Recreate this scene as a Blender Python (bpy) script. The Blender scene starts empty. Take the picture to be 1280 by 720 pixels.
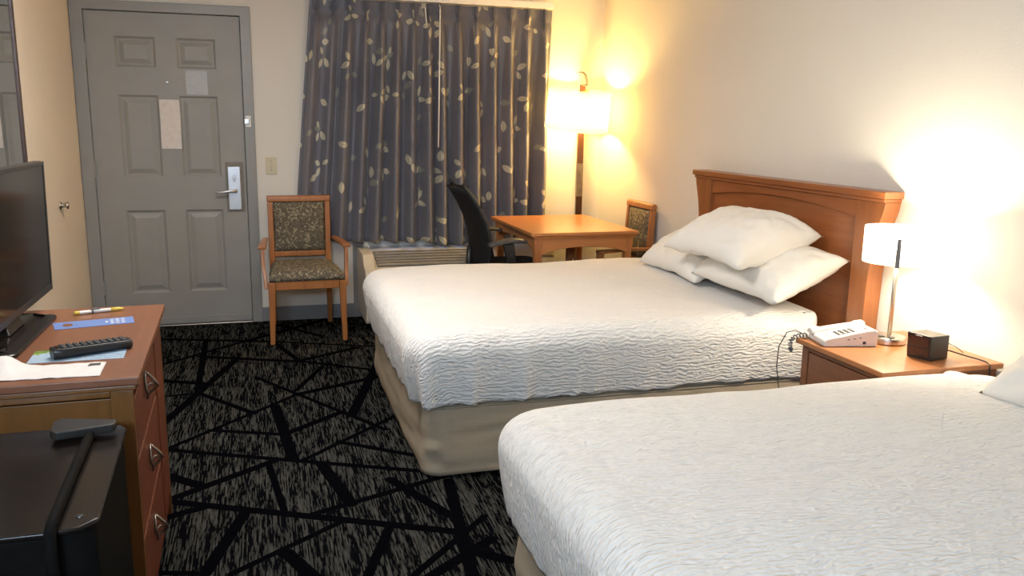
import bpy, bmesh, math, random
from mathutils import Vector, Matrix, noise as mnoise
random.seed(7)
S = bpy.context.scene
COL = S.collection
PI = math.pi

# ------------------------------------------------------------------ camera, world, light, exposure
cd = bpy.data.cameras.new('camera'); cam = bpy.data.objects.new('camera', cd); COL.objects.link(cam)
cd.sensor_fit = 'HORIZONTAL'; cd.sensor_width = 36.0; cd.lens = 29.606; cd.clip_start = 0.02
Fv = Vector((0.280213, 0.940153, -0.193891)); Rv = Vector((0.959075, -0.282755, 0.015018)); Uv = Vector((0.040704, 0.190165, 0.980908))
m4 = Matrix((Rv, Uv, -Fv)).transposed().to_4x4(); m4.translation = Vector((0, 0, 1.3937)); cam.matrix_world = m4
S.camera = cam
S.view_settings.view_transform = 'Standard'; S.view_settings.look = 'None'
S.view_settings.exposure = 0.12; S.view_settings.gamma = 1.0; S.view_settings.use_curve_mapping = False
try:
    S.cycles.use_denoising = True; S.cycles.max_bounces = 10; S.cycles.diffuse_bounces = 6; S.cycles.transparent_max_bounces = 16
    S.cycles.sample_clamp_indirect = 6.0; S.cycles.caustics_reflective = False; S.cycles.caustics_refractive = False
except Exception: pass
W = bpy.data.worlds.new('daylight'); S.world = W; W.use_nodes = True
W.node_tree.nodes['Background'].inputs[0].default_value = (0.55, 0.62, 1.0, 1); W.node_tree.nodes['Background'].inputs[1].default_value = 3.0

def area(name, loc, rot, sx, sy, power, col):
    l = bpy.data.lights.new(name, 'AREA'); l.shape = 'RECTANGLE'; l.size = sx; l.size_y = sy; l.energy = power; l.color = col
    o = bpy.data.objects.new(name, l); COL.objects.link(o); o.location = loc; o.rotation_euler = rot; return o
# unseen ceiling fill added over the aisle; unseen vanity light assumed behind the camera
CEIL_POWER, CEIL_COL = 44, (1.0, 0.95, 0.89)
VAN_POWER, VAN_COL = 64, (0.62, 0.80, 1.0)
area('ceiling_fill', (-0.1, 3.3, 2.41), (0, 0, 0), 0.9, 0.9, CEIL_POWER, CEIL_COL)
area('vanity_light_glow', (-0.80, -0.85, 1.95), (math.radians(72), 0, math.radians(-27)), 1.0, 0.25, VAN_POWER, VAN_COL)
FLOOR_LAMP_L, FLOOR_LAMP_COL = 760, (1.0, 0.64, 0.20)
BED_LAMP_L, BED_LAMP_COL = 720, (1.0, 0.85, 0.62)

# ------------------------------------------------------------------ node helper and materials
class NB:
    def __init__(s, name):
        s.m = bpy.data.materials.new(name); s.m.use_nodes = True; s.t = s.m.node_tree
        s.n = s.t.nodes; s.b = s.n['Principled BSDF']; s.out = s.n['Material Output']
    def link(s, a, b): s.t.links.new(a, b)
    def put(s, sock, v):
        if isinstance(v, bpy.types.NodeSocket): s.link(v, sock)
        elif v is not None:
            try: sock.default_value = v
            except Exception: sock.default_value = tuple(v) + (1,) if len(v) == 3 else v
    def math(s, op, a, b=None, c=None, clamp=False):
        n = s.n.new('ShaderNodeMath'); n.operation = op; n.use_clamp = clamp
        s.put(n.inputs[0], a); s.put(n.inputs[1], b); s.put(n.inputs[2], c); return n.outputs[0]
    def vm(s, op, a, b=None, scale=None):
        n = s.n.new('ShaderNodeVectorMath'); n.operation = op
        s.put(n.inputs[0], a); s.put(n.inputs[1], b)
        if scale is not None: s.put(n.inputs['Scale'], scale)
        return n.outputs['Value'] if op in ('DOT_PRODUCT', 'LENGTH', 'DISTANCE') else n.outputs['Vector']
    def xyz(s, x, y, z=0.0):
        n = s.n.new('ShaderNodeCombineXYZ'); s.put(n.inputs[0], x); s.put(n.inputs[1], y); s.put(n.inputs[2], z); return n.outputs[0]
    def sep(s, v):
        n = s.n.new('ShaderNodeSeparateXYZ'); s.put(n.inputs[0], v); return n.outputs
    def obj(s): return s.n.new('ShaderNodeTexCoord').outputs['Object']
    def uv(s): return s.n.new('ShaderNodeTexCoord').outputs['UV']
    def pos(s): return s.n.new('ShaderNodeNewGeometry').outputs['Position']
    def noise(s, vec, scale=1.0, detail=3.0, rough=0.5, dist=0.0):
        n = s.n.new('ShaderNodeTexNoise'); s.put(n.inputs['Vector'], vec); n.inputs['Scale'].default_value = scale
        n.inputs['Detail'].default_value = detail; n.inputs['Roughness'].default_value = rough; n.inputs['Distortion'].default_value = dist
        return n.outputs['Fac']
    def ramp(s, f, stops, interp='LINEAR'):
        n = s.n.new('ShaderNodeValToRGB'); s.put(n.inputs[0], f); r = n.color_ramp; r.interpolation = interp
        while len(r.elements) < len(stops): r.elements.new(0.5)
        for e, (p, c) in zip(r.elements, stops): e.position = p; e.color = tuple(c) + (1,) if len(c) == 3 else c
        return n.outputs[0]
    def mix(s, f, a, b):
        n = s.n.new('ShaderNodeMix'); n.data_type = 'RGBA'; s.put(n.inputs[0], f)
        s.put(n.inputs[6], a if not isinstance(a, tuple) else a + (1,)); s.put(n.inputs[7], b if not isinstance(b, tuple) else b + (1,)); return n.outputs[2]
    def bump(s, h, strength=0.3, dist=0.002):
        n = s.n.new('ShaderNodeBump'); s.put(n.inputs['Height'], h); n.inputs['Strength'].default_value = strength; n.inputs['Distance'].default_value = dist
        s.link(n.outputs[0], s.b.inputs['Normal']); return n
    def base(s, c): s.put(s.b.inputs['Base Color'], c if not isinstance(c, tuple) else c + (1,))
    def set(s, **k):
        for a, v in k.items(): s.put(s.b.inputs[a.replace('_', ' ')], v)

def plain(name, c, rough=0.5, metal=0.0, spec=0.5, var=0.08, scale=30, coat=0.0, bump=0.0):
    b = NB(name); f = b.noise(b.obj(), scale, 3)
    b.base(b.ramp(f, [(0.3, tuple(x*(1-var) for x in c)), (0.7, tuple(min(1, x*(1+var)) for x in c))]))
    b.set(Roughness=rough, Metallic=metal, Specular_IOR_Level=spec, Coat_Weight=coat)
    if bump: b.bump(f, bump, 0.002)
    return b.m
def wood(name, c1, c2, axis='x', rough=0.35, coat=0.25, scale=1.0):
    b = NB(name); p = b.sep(b.obj())
    k = {'x': (1.6, 22, 22), 'y': (22, 1.6, 22), 'z': (22, 22, 1.6)}[axis]
    v = b.xyz(*[b.math('MULTIPLY', p[i], k[i]*scale) for i in range(3)])
    f = b.noise(v, 1.0, 5, 0.6, 0.6); g = b.noise(v, 5.0, 3, 0.6)
    f2 = b.math('ADD', b.math('MULTIPLY', f, 0.75), b.math('MULTIPLY', g, 0.25))
    b.base(b.ramp(f2, [(0.32, c2), (0.62, c1)])); b.set(Roughness=rough, Coat_Weight=coat, Coat_Roughness=0.2)
    b.bump(g, 0.08, 0.001); return b.m

def wall_mat(name, c):
    b = NB(name); p = b.pos(); f = b.noise(p, 2.2, 3); g = b.noise(p, 140, 2, 0.6)
    b.base(b.ramp(f, [(0.3, tuple(x*0.97 for x in c)), (0.7, c)])); b.set(Roughness=0.75, Specular_IOR_Level=0.25); b.bump(g, 0.22, 0.003); return b.m

SEGS = [(-0.44,3.66,0.57,3.17),(-0.38,3.13,0.62,2.62),(-0.44,3.66,0.13,4.28),(0.13,4.28,0.66,4.53),(-0.36,4.43,-0.08,4.04),(-0.48,4.0,-0.19,5.0),(-0.07,4.63,0.5,3.67),(0.02,4.12,0.08,3.42),(-0.26,3.85,0.05,3.72),(0.05,3.72,0.33,3.96),(0.11,3.39,0.62,3.89),(0.37,3.9,0.62,4.8),(0.28,3.57,0.66,3.27),(-0.38,3.14,0.0,3.42),(-0.02,3.41,0.03,2.95),(0.19,3.34,0.27,2.94),(0.13,2.89,0.66,3.1),(-0.22,2.56,-0.1,2.98),(-0.14,2.54,0.24,2.82),(0.03,2.63,0.13,2.4),(0.26,2.4,0.39,2.75),(0.42,2.34,0.7,2.55),(-0.52,4.41,-0.36,4.42),(-0.56,4.69,-0.35,4.59),(-0.59,5.01,-0.11,5.47),(-0.66,5.62,0.03,5.39),(0.03,5.39,0.71,5.1),(-0.38,5.13,0.18,4.89),(0.17,4.91,0.03,5.39),(0.17,4.91,0.53,5.13),(0.13,4.35,0.29,4.76),(-0.11,5.47,0.4,5.94),(0.06,5.85,0.34,5.46),(-0.36,3.0,-0.26,3.04),(-0.5,2.65,-0.21,2.56),(-0.4,3.37,-0.26,3.23),(0.19,4.89,0.6,4.6),(0.66,3.05,0.58,2.32),(0.4,2.38,0.72,2.72),(0.6,2.5,0.72,2.4),(-0.38,5.55,-0.36,4.4),(0.44,3.12,0.60,2.76)]
def carpet_mat():
    b = NB('carpet_pattern'); p = b.pos(); c = b.sep(p)
    wx = b.math('WRAP', c[0], 0.84, -0.66); wy = b.math('WRAP', c[1], 6.2, 2.32)
    q = b.xyz(wx, wy, 0.0); dmin = None
    for i, (x0, y0, x1, y1) in enumerate(SEGS):
        ba = Vector((x1-x0, y1-y0, 0)); pa = b.vm('SUBTRACT', q, (x0, y0, 0))
        h = b.math('MULTIPLY', b.vm('DOT_PRODUCT', pa, tuple(ba)), 1.0/ba.length_squared, clamp=True)
        d = b.vm('LENGTH', b.vm('SUBTRACT', pa, b.vm('SCALE', tuple(ba), None, h)))
        d = b.math('MULTIPLY', d, (1.0, 0.8, 1.25, 0.7)[i % 4])
        dmin = d if dmin is None else b.math('MINIMUM', dmin, d)
    line = b.math('GREATER_THAN', b.math('ADD', dmin, b.math('MULTIPLY', b.noise(p, 90, 1), 0.006)), 0.0205)
    # short loom streaks that run along the room, stepped like pile rows
    row = b.math('SNAP', c[0], 0.0044)
    s1 = b.noise(b.xyz(b.math('MULTIPLY', row, 240.0), b.math('MULTIPLY', c[1], 8.5), 0.0), 1.0, 2, 0.6)
    s2 = b.noise(b.xyz(b.math('MULTIPLY', row, 37.0), b.math('MULTIPLY', c[1], 2.2), 3.0), 1.0, 2, 0.5)
    s = b.math('ADD', b.math('MULTIPLY', s1, 0.7), b.math('MULTIPLY', s2, 0.3))
    col = b.ramp(s, [(0.0, (0.003, 0.003, 0.004)), (0.475, (0.003, 0.003, 0.004)), (0.505, (0.024, 0.024, 0.022)), (0.63, (0.060, 0.059, 0.053))])
    pile = b.noise(p, 420, 2, 0.7)
    col = b.mix(line, (0.002, 0.002, 0.003), col)
    b.base(col); b.set(Roughness=1.0, Specular_IOR_Level=0.0); b.bump(pile, 0.5, 0.004); return b.m

def leaf_mat():
    b = NB('leaf_print_fabric'); uv = b.uv()
    def layer(scale, off, many):
        v = b.vm('ADD', b.vm('SCALE', uv, None, scale), off)
        n = b.n.new('ShaderNodeTexVoronoi'); n.voronoi_dimensions = '2D'; n.inputs['Scale'].default_value = 1.0; n.inputs['Randomness'].default_value = 0.8
        b.link(v, n.inputs['Vector'])
        d = b.vm('SUBTRACT', v, n.outputs['Position']); cc = n.n if False else b.sep(n.outputs['Color'])
        tot = None; edge = None
        for k, (ang, L, wd) in enumerate(many):
            r = b.n.new('ShaderNodeVectorRotate'); r.rotation_type = 'Z_AXIS'; b.link(d, r.inputs['Vector'])
            b.put(r.inputs['Angle'], b.math('ADD', b.math('MULTIPLY', cc[0], 6.283), ang))
            e = b.sep(r.outputs[0]); t = b.math('DIVIDE', b.math('SUBTRACT', e[0], 0.012*scale), L*scale)
            w = b.math('MULTIPLY', b.math('MULTIPLY', t, b.math('SUBTRACT', 1.0, t)), 4*wd*scale)
            inside = b.math('GREATER_THAN', b.math('SUBTRACT', w, b.math('ABSOLUTE', e[1])), 0.0)
            core = b.math('MULTIPLY', b.math('GREATER_THAN', b.math('SUBTRACT', w, b.math('ABSOLUTE', e[1])), 0.0035*scale), b.math('GREATER_THAN', b.math('ABSOLUTE', e[1]), 0.0012*scale))
            if k >= 1:
                keep = b.math('GREATER_THAN', cc[1], 0.42 if k == 1 else 0.72); inside = b.math('MULTIPLY', inside, keep); core = b.math('MULTIPLY', core, keep)
            tot = inside if tot is None else b.math('MAXIMUM', tot, inside); edge = core if edge is None else b.math('MAXIMUM', edge, core)
        return tot, edge
    t1, e1 = layer(4.2, (0.3, 0.1, 0), [(0.0, 0.088, 0.023), (1.25, 0.076, 0.020), (3.4, 0.06, 0.017)])
    t2, e2 = layer(2.7, (7.7, 3.2, 0), [(0.0, 0.08, 0.022), (2.2, 0.06, 0.017)])
    weave = b.noise(uv, 260, 2, 0.6)
    ground = b.ramp(b.noise(uv, 3, 2), [(0.3, (0.165, 0.163, 0.198)), (0.7, (0.20, 0.195, 0.228))])
    c = b.mix(t2, ground, (0.27, 0.27, 0.25)); c = b.mix(e2, c, (0.33, 0.33, 0.29))
    c = b.mix(t1, c, (0.36, 0.33, 0.25)); c = b.mix(e1, c, (0.70, 0.65, 0.51))
    b.base(c); b.set(Roughness=0.42, Specular_IOR_Level=0.5, Sheen_Weight=0.25); b.bump(weave, 0.12, 0.001)
    tr = b.n.new('ShaderNodeBsdfTranslucent'); b.link(c, tr.inputs[0]); mx = b.n.new('ShaderNodeMixShader'); mx.inputs[0].default_value = 0.16
    b.link(b.b.outputs[0], mx.inputs[1]); b.link(tr.outputs[0], mx.inputs[2]); b.link(mx.outputs[0], b.out.inputs[0]); return b.m

def coverlet_mat():
    b = NB('white_matelasse'); c = b.sep(b.uv())
    w1 = b.noise(b.xyz(b.math('MULTIPLY', c[0], 7.0), b.math('MULTIPLY', c[1], 7.0), 0), 1.0, 2)
    vv = b.math('ADD', b.math('MULTIPLY', c[1], 64.0), b.math('MULTIPLY', w1, 3.4))
    a = b.noise(b.xyz(b.math('MULTIPLY', c[0], 26.0), vv, 0.0), 1.0, 1.5, 0.5)
    ridge = b.math('ABSOLUTE', b.math('SUBTRACT', a, 0.5)); h = b.math('SUBTRACT', 1.0, b.math('MULTIPLY', ridge, 5.0), clamp=True)
    f = b.noise(b.uv(), 300, 2, 0.6)
    wob = b.noise(b.xyz(b.math('MULTIPLY', c[0], 16.0), b.math('MULTIPLY', c[1], 22.0), 4.0), 1.0, 2)
    wave = b.math('SINE', b.math('ADD', b.math('MULTIPLY', c[1], 370.0), b.math('MULTIPLY', wob, 19.0)))
    amp = b.noise(b.xyz(b.math('MULTIPLY', c[0], 30.0), b.math('MULTIPLY', c[1], 30.0), 9.0), 1.0, 1)
    h = b.math('ADD', b.math('MULTIPLY', h, 0.75), b.math('MULTIPLY', wave, b.math('MULTIPLY', amp, 0.5)))
    hh = b.math('ADD', h, b.math('MULTIPLY', f, 0.12))
    b.base((0.80, 0.785, 0.765)); b.set(Roughness=0.85, Specular_IOR_Level=0.2, Sheen_Weight=0.1); b.bump(hh, 0.8, 0.005); return b.m
def linen_mat(name, c, sc=9, st=0.25):
    b = NB(name); p = b.obj(); f = b.noise(p, sc, 4, 0.55, 0.8); g = b.noise(p, 500, 1)
    b.base(c); b.set(Roughness=0.85, Specular_IOR_Level=0.2); b.bump(b.math('ADD', f, b.math('MULTIPLY', g, 0.03)), st, 0.02); return b.m
def upholstery_mat():
    b = NB('floral_upholstery'); p = b.obj(); f = b.noise(p, 34, 3, 0.6, 1.6); g = b.noise(p, 80, 2, 0.6, 1.0); w = b.noise(p, 500, 1)
    k = b.math('MULTIPLY', b.math('GREATER_THAN', f, 0.555), b.math('GREATER_THAN', g, 0.42))
    c = b.mix(k, b.ramp(g, [(0.35, (0.080, 0.068, 0.050)), (0.65, (0.16, 0.135, 0.098))]), (0.33, 0.28, 0.185))
    b.base(c); b.set(Roughness=0.8, Specular_IOR_Level=0.2); b.bump(w, 0.3, 0.001); return b.m
def shade_mat(name, c, transp=0.22):
    b = NB(name); tr = b.n.new('ShaderNodeBsdfTranslucent'); tr.inputs[0].default_value = c + (1,)
    tp = b.n.new('ShaderNodeBsdfTransparent'); tp.inputs[0].default_value = c + (1,)
    weave = b.noise(b.obj(), 180, 2); cc = b.ramp(weave, [(0.3, tuple(x*0.95 for x in c)), (0.7, c)]); b.link(cc, tr.inputs[0])
    m1 = b.n.new('ShaderNodeMixShader'); m1.inputs[0].default_value = 0.6; b.link(b.b.outputs[0], m1.inputs[1]); b.link(tr.outputs[0], m1.inputs[2])
    m2 = b.n.new('ShaderNodeMixShader'); m2.inputs[0].default_value = transp; b.link(m1.outputs[0], m2.inputs[1]); b.link(tp.outputs[0], m2.inputs[2])
    b.base(c); b.set(Roughness=0.9); b.link(m2.outputs[0], b.out.inputs[0]); return b.m
def glow_mat(name, c, L):
    b = NB(name); b.base((1, 1, 1)); b.set(Emission_Color=c + (1,), Emission_Strength=L); return b.m
def glass_mat():
    b = NB('window_glass'); b.base((0.95, 0.98, 1.0)); b.set(Roughness=0.02, Transmission_Weight=1.0, IOR=1.01); return b.m

M = {}
M['wall'] = wall_mat('wall_paint', (0.76, 0.72, 0.655)); M['wall_left'] = wall_mat('warm_lit_wall_paint', (0.87, 0.775, 0.655)); M['ceiling'] = wall_mat('ceiling_paint', (0.78, 0.76, 0.72))  # left wall: warm light is put into its peach tone
M['carpet'] = carpet_mat(); M['leaf'] = leaf_mat(); M['cover'] = coverlet_mat()
M['linen'] = linen_mat('white_linen', (0.80, 0.775, 0.73), 9, 0.22); M['skirt'] = linen_mat('tan_skirt_cloth', (0.36, 0.295, 0.215), 5, 0.35)
M['uph'] = upholstery_mat()
M['door'] = plain('grey_door_paint', (0.295, 0.287, 0.268), 0.48, var=0.04, scale=6); M['frame'] = plain('grey_frame_paint', (0.28, 0.275, 0.262), 0.4, var=0.04, scale=6)
M['base'] = plain('grey_baseboard_paint', (0.23, 0.235, 0.245), 0.45, var=0.04)
M['cherry'] = wood('cherry_wood', (0.31, 0.105, 0.034), (0.215, 0.068, 0.022), 'y'); M['cherry_z'] = wood('cherry_wood_upright', (0.31, 0.11, 0.035), (0.215, 0.071, 0.023), 'z')
M['table'] = wood('orange_table_wood', (0.50, 0.20, 0.062), (0.41, 0.15, 0.045), 'x'); M['table_z'] = wood('orange_leg_wood', (0.45, 0.17, 0.055), (0.34, 0.12, 0.038), 'z')
M['chairwood'] = wood('honey_chair_wood', (0.42, 0.165, 0.05), (0.30, 0.105, 0.03), 'z')
M['dresser_top'] = wood('brown_dresser_top', (0.225, 0.085, 0.038), (0.17, 0.061, 0.027), 'y', 0.4); M['dresser_front'] = wood('red_dresser_front', (0.185, 0.048, 0.021), (0.125, 0.031, 0.014), 'y', 0.45, 0.1)
M['dresser_side'] = wood('ochre_dresser_side', (0.21, 0.092, 0.024), (0.15, 0.061, 0.016), 'z')
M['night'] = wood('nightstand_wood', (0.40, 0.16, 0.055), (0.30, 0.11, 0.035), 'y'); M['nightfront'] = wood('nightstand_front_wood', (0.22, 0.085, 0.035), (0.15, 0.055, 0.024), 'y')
M['darkwood'] = wood('dark_pole_wood', (0.075, 0.03, 0.016), (0.045, 0.018, 0.01), 'z', 0.2, 0.6)
M['black'] = plain('black_plastic', (0.012, 0.012, 0.013), 0.35, var=0.2); M['blackmatte'] = plain('black_mesh_fabric', (0.008, 0.008, 0.009), 0.75, var=0.3, scale=200, spec=0.25)
M['armgrey'] = plain('dark_grey_arm_pad', (0.045, 0.045, 0.048), 0.5, var=0.1)
M['gloss'] = plain('black_gloss', (0.012, 0.009, 0.008), 0.22, var=0.15, scale=4, spec=0.35); M['screen'] = plain('black_screen_glass', (0.005, 0.005, 0.006), 0.12, var=0.05, spec=0.35)
M['matteblack'] = plain('soft_black_plastic', (0.006, 0.006, 0.006), 0.7, var=0.2, spec=0.06)
M['gunmetal'] = plain('grey_bar_metal', (0.16, 0.15, 0.14), 0.4, 0.3, var=0.1); M['bezel'] = plain('grey_bezel', (0.028, 0.027, 0.026), 0.3, var=0.1)
M['nickel'] = plain('brushed_nickel', (0.52, 0.46, 0.40), 0.3, 1.0, var=0.06); M['chrome'] = plain('bright_steel', (0.72, 0.74, 0.78), 0.32, 0.75, var=0.03)
M['bronze'] = plain('dark_pull_metal', (0.26, 0.23, 0.20), 0.35, 0.9, var=0.2); M['white'] = plain('white_plastic', (0.80, 0.79, 0.76), 0.4, var=0.03); M['cream'] = plain('cream_plastic', (0.62, 0.55, 0.38), 0.4, var=0.04)
M['ac'] = plain('beige_unit_plastic', (0.56, 0.51, 0.42), 0.45, var=0.04); M['grille'] = plain('brown_grille', (0.34, 0.30, 0.235), 0.5, var=0.1)
M['phone'] = plain('pale_grey_phone_plastic', (0.68, 0.65, 0.62), 0.42, var=0.03); M['key'] = plain('dark_key_plastic', (0.10, 0.10, 0.11), 0.5, var=0.1)
M['paper'] = plain('crumpled_paper', (0.72, 0.66, 0.62), 0.8, var=0.05); M['blue'] = plain('blue_card', (0.13, 0.21, 0.47), 0.55, var=0.08); M['yellow'] = plain('yellow_plastic', (0.75, 0.55, 0.08), 0.4, var=0.05)
M['patch'] = plain('pale_patch_paint', (0.37, 0.36, 0.345), 0.35, var=0.05); M['taupe'] = plain('taupe_plate_paint', (0.20, 0.17, 0.135), 0.45, var=0.05)
M['display'] = plain('dark_red_display', (0.035, 0.009, 0.006), 0.2, var=0.1); M['cord'] = plain('dark_cord_rubber', (0.03, 0.03, 0.035), 0.5, var=0.1); M['greycord'] = plain('grey_cord_rubber', (0.14, 0.14, 0.155), 0.5, var=0.1)
M['shade_warm'] = shade_mat('ivory_shade_fabric', (0.97, 0.92, 0.80), 0.36); M['shade_white'] = shade_mat('white_shade_fabric', (0.97, 0.95, 0.90), 0.42)
M['glow_floor'] = glow_mat('warm_bulb', FLOOR_LAMP_COL, FLOOR_LAMP_L); M['glow_bed'] = glow_mat('soft_white_bulb', BED_LAMP_COL, BED_LAMP_L)
M['glass'] = glass_mat(); b_ = NB('silvered_mirror'); b_.base((0.88, 0.90, 0.90)); b_.set(Metallic=1.0, Roughness=0.02); M['mirror'] = b_.m
M['mframe'] = wood('dark_mirror_frame', (0.07, 0.03, 0.022), (0.045, 0.02, 0.015), 'z')
M['bright'] = plain('white_rail_paint', (0.85, 0.85, 0.86), 0.4, var=0.02)

# ------------------------------------------------------------------ mesh helpers
def nb(): return bmesh.new()
def off_of(p):
    v = Vector((0, 0, 0))
    while p is not None: v += p.location; p = p.parent
    return v
def obj(name, bm, mat, parent=None, bevel=0.0, smooth=False, seg=2, mats=None, recalc=True):
    """Mesh given in world coordinates; a top-level one gets its origin at the middle of its base."""
    if recalc: bmesh.ops.recalc_face_normals(bm, faces=bm.faces)
    if parent is None:
        xs = [v.co for v in bm.verts]; lo = Vector([min(c[i] for c in xs) for i in range(3)]); hi = Vector([max(c[i] for c in xs) for i in range(3)])
        o0 = Vector(((lo.x+hi.x)/2, (lo.y+hi.y)/2, lo.z)); loc = o0
    else: o0 = off_of(parent); loc = Vector((0, 0, 0))
    for v in bm.verts: v.co -= o0
    me = bpy.data.meshes.new(name); bm.to_mesh(me); bm.free()
    for m in (mats or [mat]): me.materials.append(m if not isinstance(m, str) else M[m])
    if smooth:
        for p in me.polygons: p.use_smooth = True
    o = bpy.data.objects.new(name, me); COL.objects.link(o); o.location = loc
    if parent is not None: o.parent = parent
    if bevel:
        md = o.modifiers.new('bevel', 'BEVEL'); md.width = bevel; md.segments = seg; md.limit_method = 'ANGLE'; md.angle_limit = math.radians(40); md.harden_normals = False
        if not smooth:
            for p in me.polygons: p.use_smooth = True
            md2 = o.modifiers.new('wn', 'WEIGHTED_NORMAL'); md2.keep_sharp = True
    return o
def tag(o, label, cat, group=None):
    o['label'] = label; o['category'] = cat
    if group: o['group'] = group
    return o
def thing(name, label, cat, loc=(0, 0, 0), group=None):
    o = bpy.data.objects.new(name, None); COL.objects.link(o); o.location = loc; o.empty_display_size = 0.1
    return tag(o, label, cat, group)
def struct(o): o['kind'] = 'structure'; return o
def copy_tree(o, parent=None):
    c = o.copy(); COL.objects.link(c)
    if parent: c.parent = parent
    for ch in list(o.children): copy_tree(ch, c)
    return c
def box(bm, x0, x1, y0, y1, z0, z1, mi=0):
    v = [bm.verts.new((x, y, z)) for z in (z0, z1) for x, y in ((x0, y0), (x1, y0), (x1, y1), (x0, y1))]
    for f in ((0, 3, 2, 1), (4, 5, 6, 7), (0, 1, 5, 4), (1, 2, 6, 5), (2, 3, 7, 6), (3, 0, 4, 7)):
        bm.faces.new([v[i] for i in f]).material_index = mi
    return v
def boxo(name, mat, parent, x0, x1, y0, y1, z0, z1, bevel=0.003):
    bm = nb(); box(bm, x0, x1, y0, y1, z0, z1); return obj(name, bm, mat, parent, bevel)
def prism(bm, pts, axis, a0, a1, mi=0):
    def P(p, a):
        return {'x': (a, p[0], p[1]), 'y': (p[0], a, p[1]), 'z': (p[0], p[1], a)}[axis]
    A = [bm.verts.new(P(p, a0)) for p in pts]; B = [bm.verts.new(P(p, a1)) for p in pts]; n = len(pts)
    fs = [bm.faces.new(A), bm.faces.new(B[::-1])] + [bm.faces.new((A[i], A[(i+1) % n], B[(i+1) % n], B[i])) for i in range(n)]
    for f in fs: f.material_index = mi
def tube(bm, pts, r, n=10, caps=True):
    pts = [Vector(p) for p in pts]; rs = r if isinstance(r, (list, tuple)) else [r]*len(pts); rings = []; up = None
    for i, p in enumerate(pts):
        t = (pts[min(i+1, len(pts)-1)] - pts[max(i-1, 0)]).normalized()
        if up is None: up = Vector((0, 0, 1)) if abs(t.z) < 0.9 else Vector((1, 0, 0))
        a = t.cross(up).normalized(); up = a.cross(t).normalized()
        rings.append([bm.verts.new(p + (a*math.cos(2*PI*k/n) + up*math.sin(2*PI*k/n))*rs[i]) for k in range(n)])
    for A, B in zip(rings, rings[1:]):
        for k in range(n): bm.faces.new((A[k], A[(k+1) % n], B[(k+1) % n], B[k]))
    if caps: bm.faces.new(rings[0][::-1]); bm.faces.new(rings[-1])
def lathe(bm, prof, cx, cy, n=32, closed=False):
    rings = [[bm.verts.new((cx + r*math.cos(2*PI*k/n), cy + r*math.sin(2*PI*k/n), z)) for k in range(n)] for r, z in prof]
    for A, B in zip(rings, rings[1:]):
        for k in range(n): bm.faces.new((A[k], A[(k+1) % n], B[(k+1) % n], B[k]))
    if not closed:
        if prof[0][0] > 1e-5: bm.faces.new(rings[0][::-1])
        if prof[-1][0] > 1e-5: bm.faces.new(rings[-1])
    else:
        for k in range(n): bm.faces.new((rings[-1][k], rings[-1][(k+1) % n], rings[0][(k+1) % n], rings[0][k]))
def sweep(bm, secs):
    """loft through closed sections (lists of points of equal length)"""
    R = [[bm.verts.new(p) for p in s] for s in secs]; n = len(R[0])
    for A, B in zip(R, R[1:]):
        for k in range(n): bm.faces.new((A[k], A[(k+1) % n], B[(k+1) % n], B[k]))
    bm.faces.new(R[0][::-1]); bm.faces.new(R[-1])
def rect(cx, cy, z, wx, wy): return [(cx-wx/2, cy-wy/2, z), (cx+wx/2, cy-wy/2, z), (cx+wx/2, cy+wy/2, z), (cx-wx/2, cy+wy/2, z)]
def xform(bm, mat):
    for v in bm.verts: v.co = mat @ v.co
def nz(x, y, z=0.0): return mnoise.noise(Vector((x, y, z)))
def sm(a, b, x):
    t = min(1, max(0, (x-a)/(b-a))); return t*t*(3-2*t)

# ------------------------------------------------------------------ the setting
YB, XR, XL, YN, ZC = 5.981, 2.454, -1.10, -1.7, 2.44
bm = nb(); box(bm, XL-0.1, XR+0.1, YN-0.1, YB+0.15, -0.08, 0); struct(obj('floor', bm, 'carpet'))
bm = nb(); box(bm, XL-0.1, XR+0.1, YN-0.1, YB+0.15, ZC, ZC+0.08); struct(obj('ceiling', bm, 'ceiling'))
DX0, DX1, DH = -1.022, -0.094, 2.038
WX0, WX1, WZ0, WZ1 = 0.72, 1.90, 0.50, 2.10
bm = nb()
for b6 in ((XL, DX0, 0, ZC), (DX0, DX1, DH, ZC), (DX1, WX0, 0, ZC), (WX0, WX1, 0, WZ0), (WX0, WX1, WZ1, ZC), (WX1, XR, 0, ZC)):
    box(bm, b6[0], b6[1], YB, YB+0.12, b6[2], b6[3])
box(bm, DX0, DX1, YB+0.075, YB+0.12, 0, DH)  # unseen block added behind the door leaf to keep daylight out
struct(obj('wall_far', bm, 'wall'))
bm = nb(); box(bm, XL-0.1, XL, YN-0.1, YB+0.12, 0, ZC); struct(obj('wall_left', bm, 'wall_left'))
bm = nb(); box(bm, XR, XR+0.1, YN-0.1, YB+0.12, 0, ZC); struct(obj('wall_right', bm, 'wall'))
bm = nb(); box(bm, XL, XR, YN-0.1, YN, 0, ZC); struct(obj('wall_near', bm, 'wall'))
struct(boxo('baseboard_far', 'base', None, -0.03, XR-0.015, YB-0.012, YB, 0, 0.10)); struct(boxo('baseboard_right', 'base', None, XR-0.012, XR, YN, YB-0.013, 0, 0.10))
struct(boxo('baseboard_left', 'base', None, XL, XL+0.012, YN, YB-0.06, 0, 0.10))
struct(boxo('trim_2', 'base', None, 0.60, 0.675, YB-0.011, YB-0.0005, 0.1, 0.60))

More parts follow.
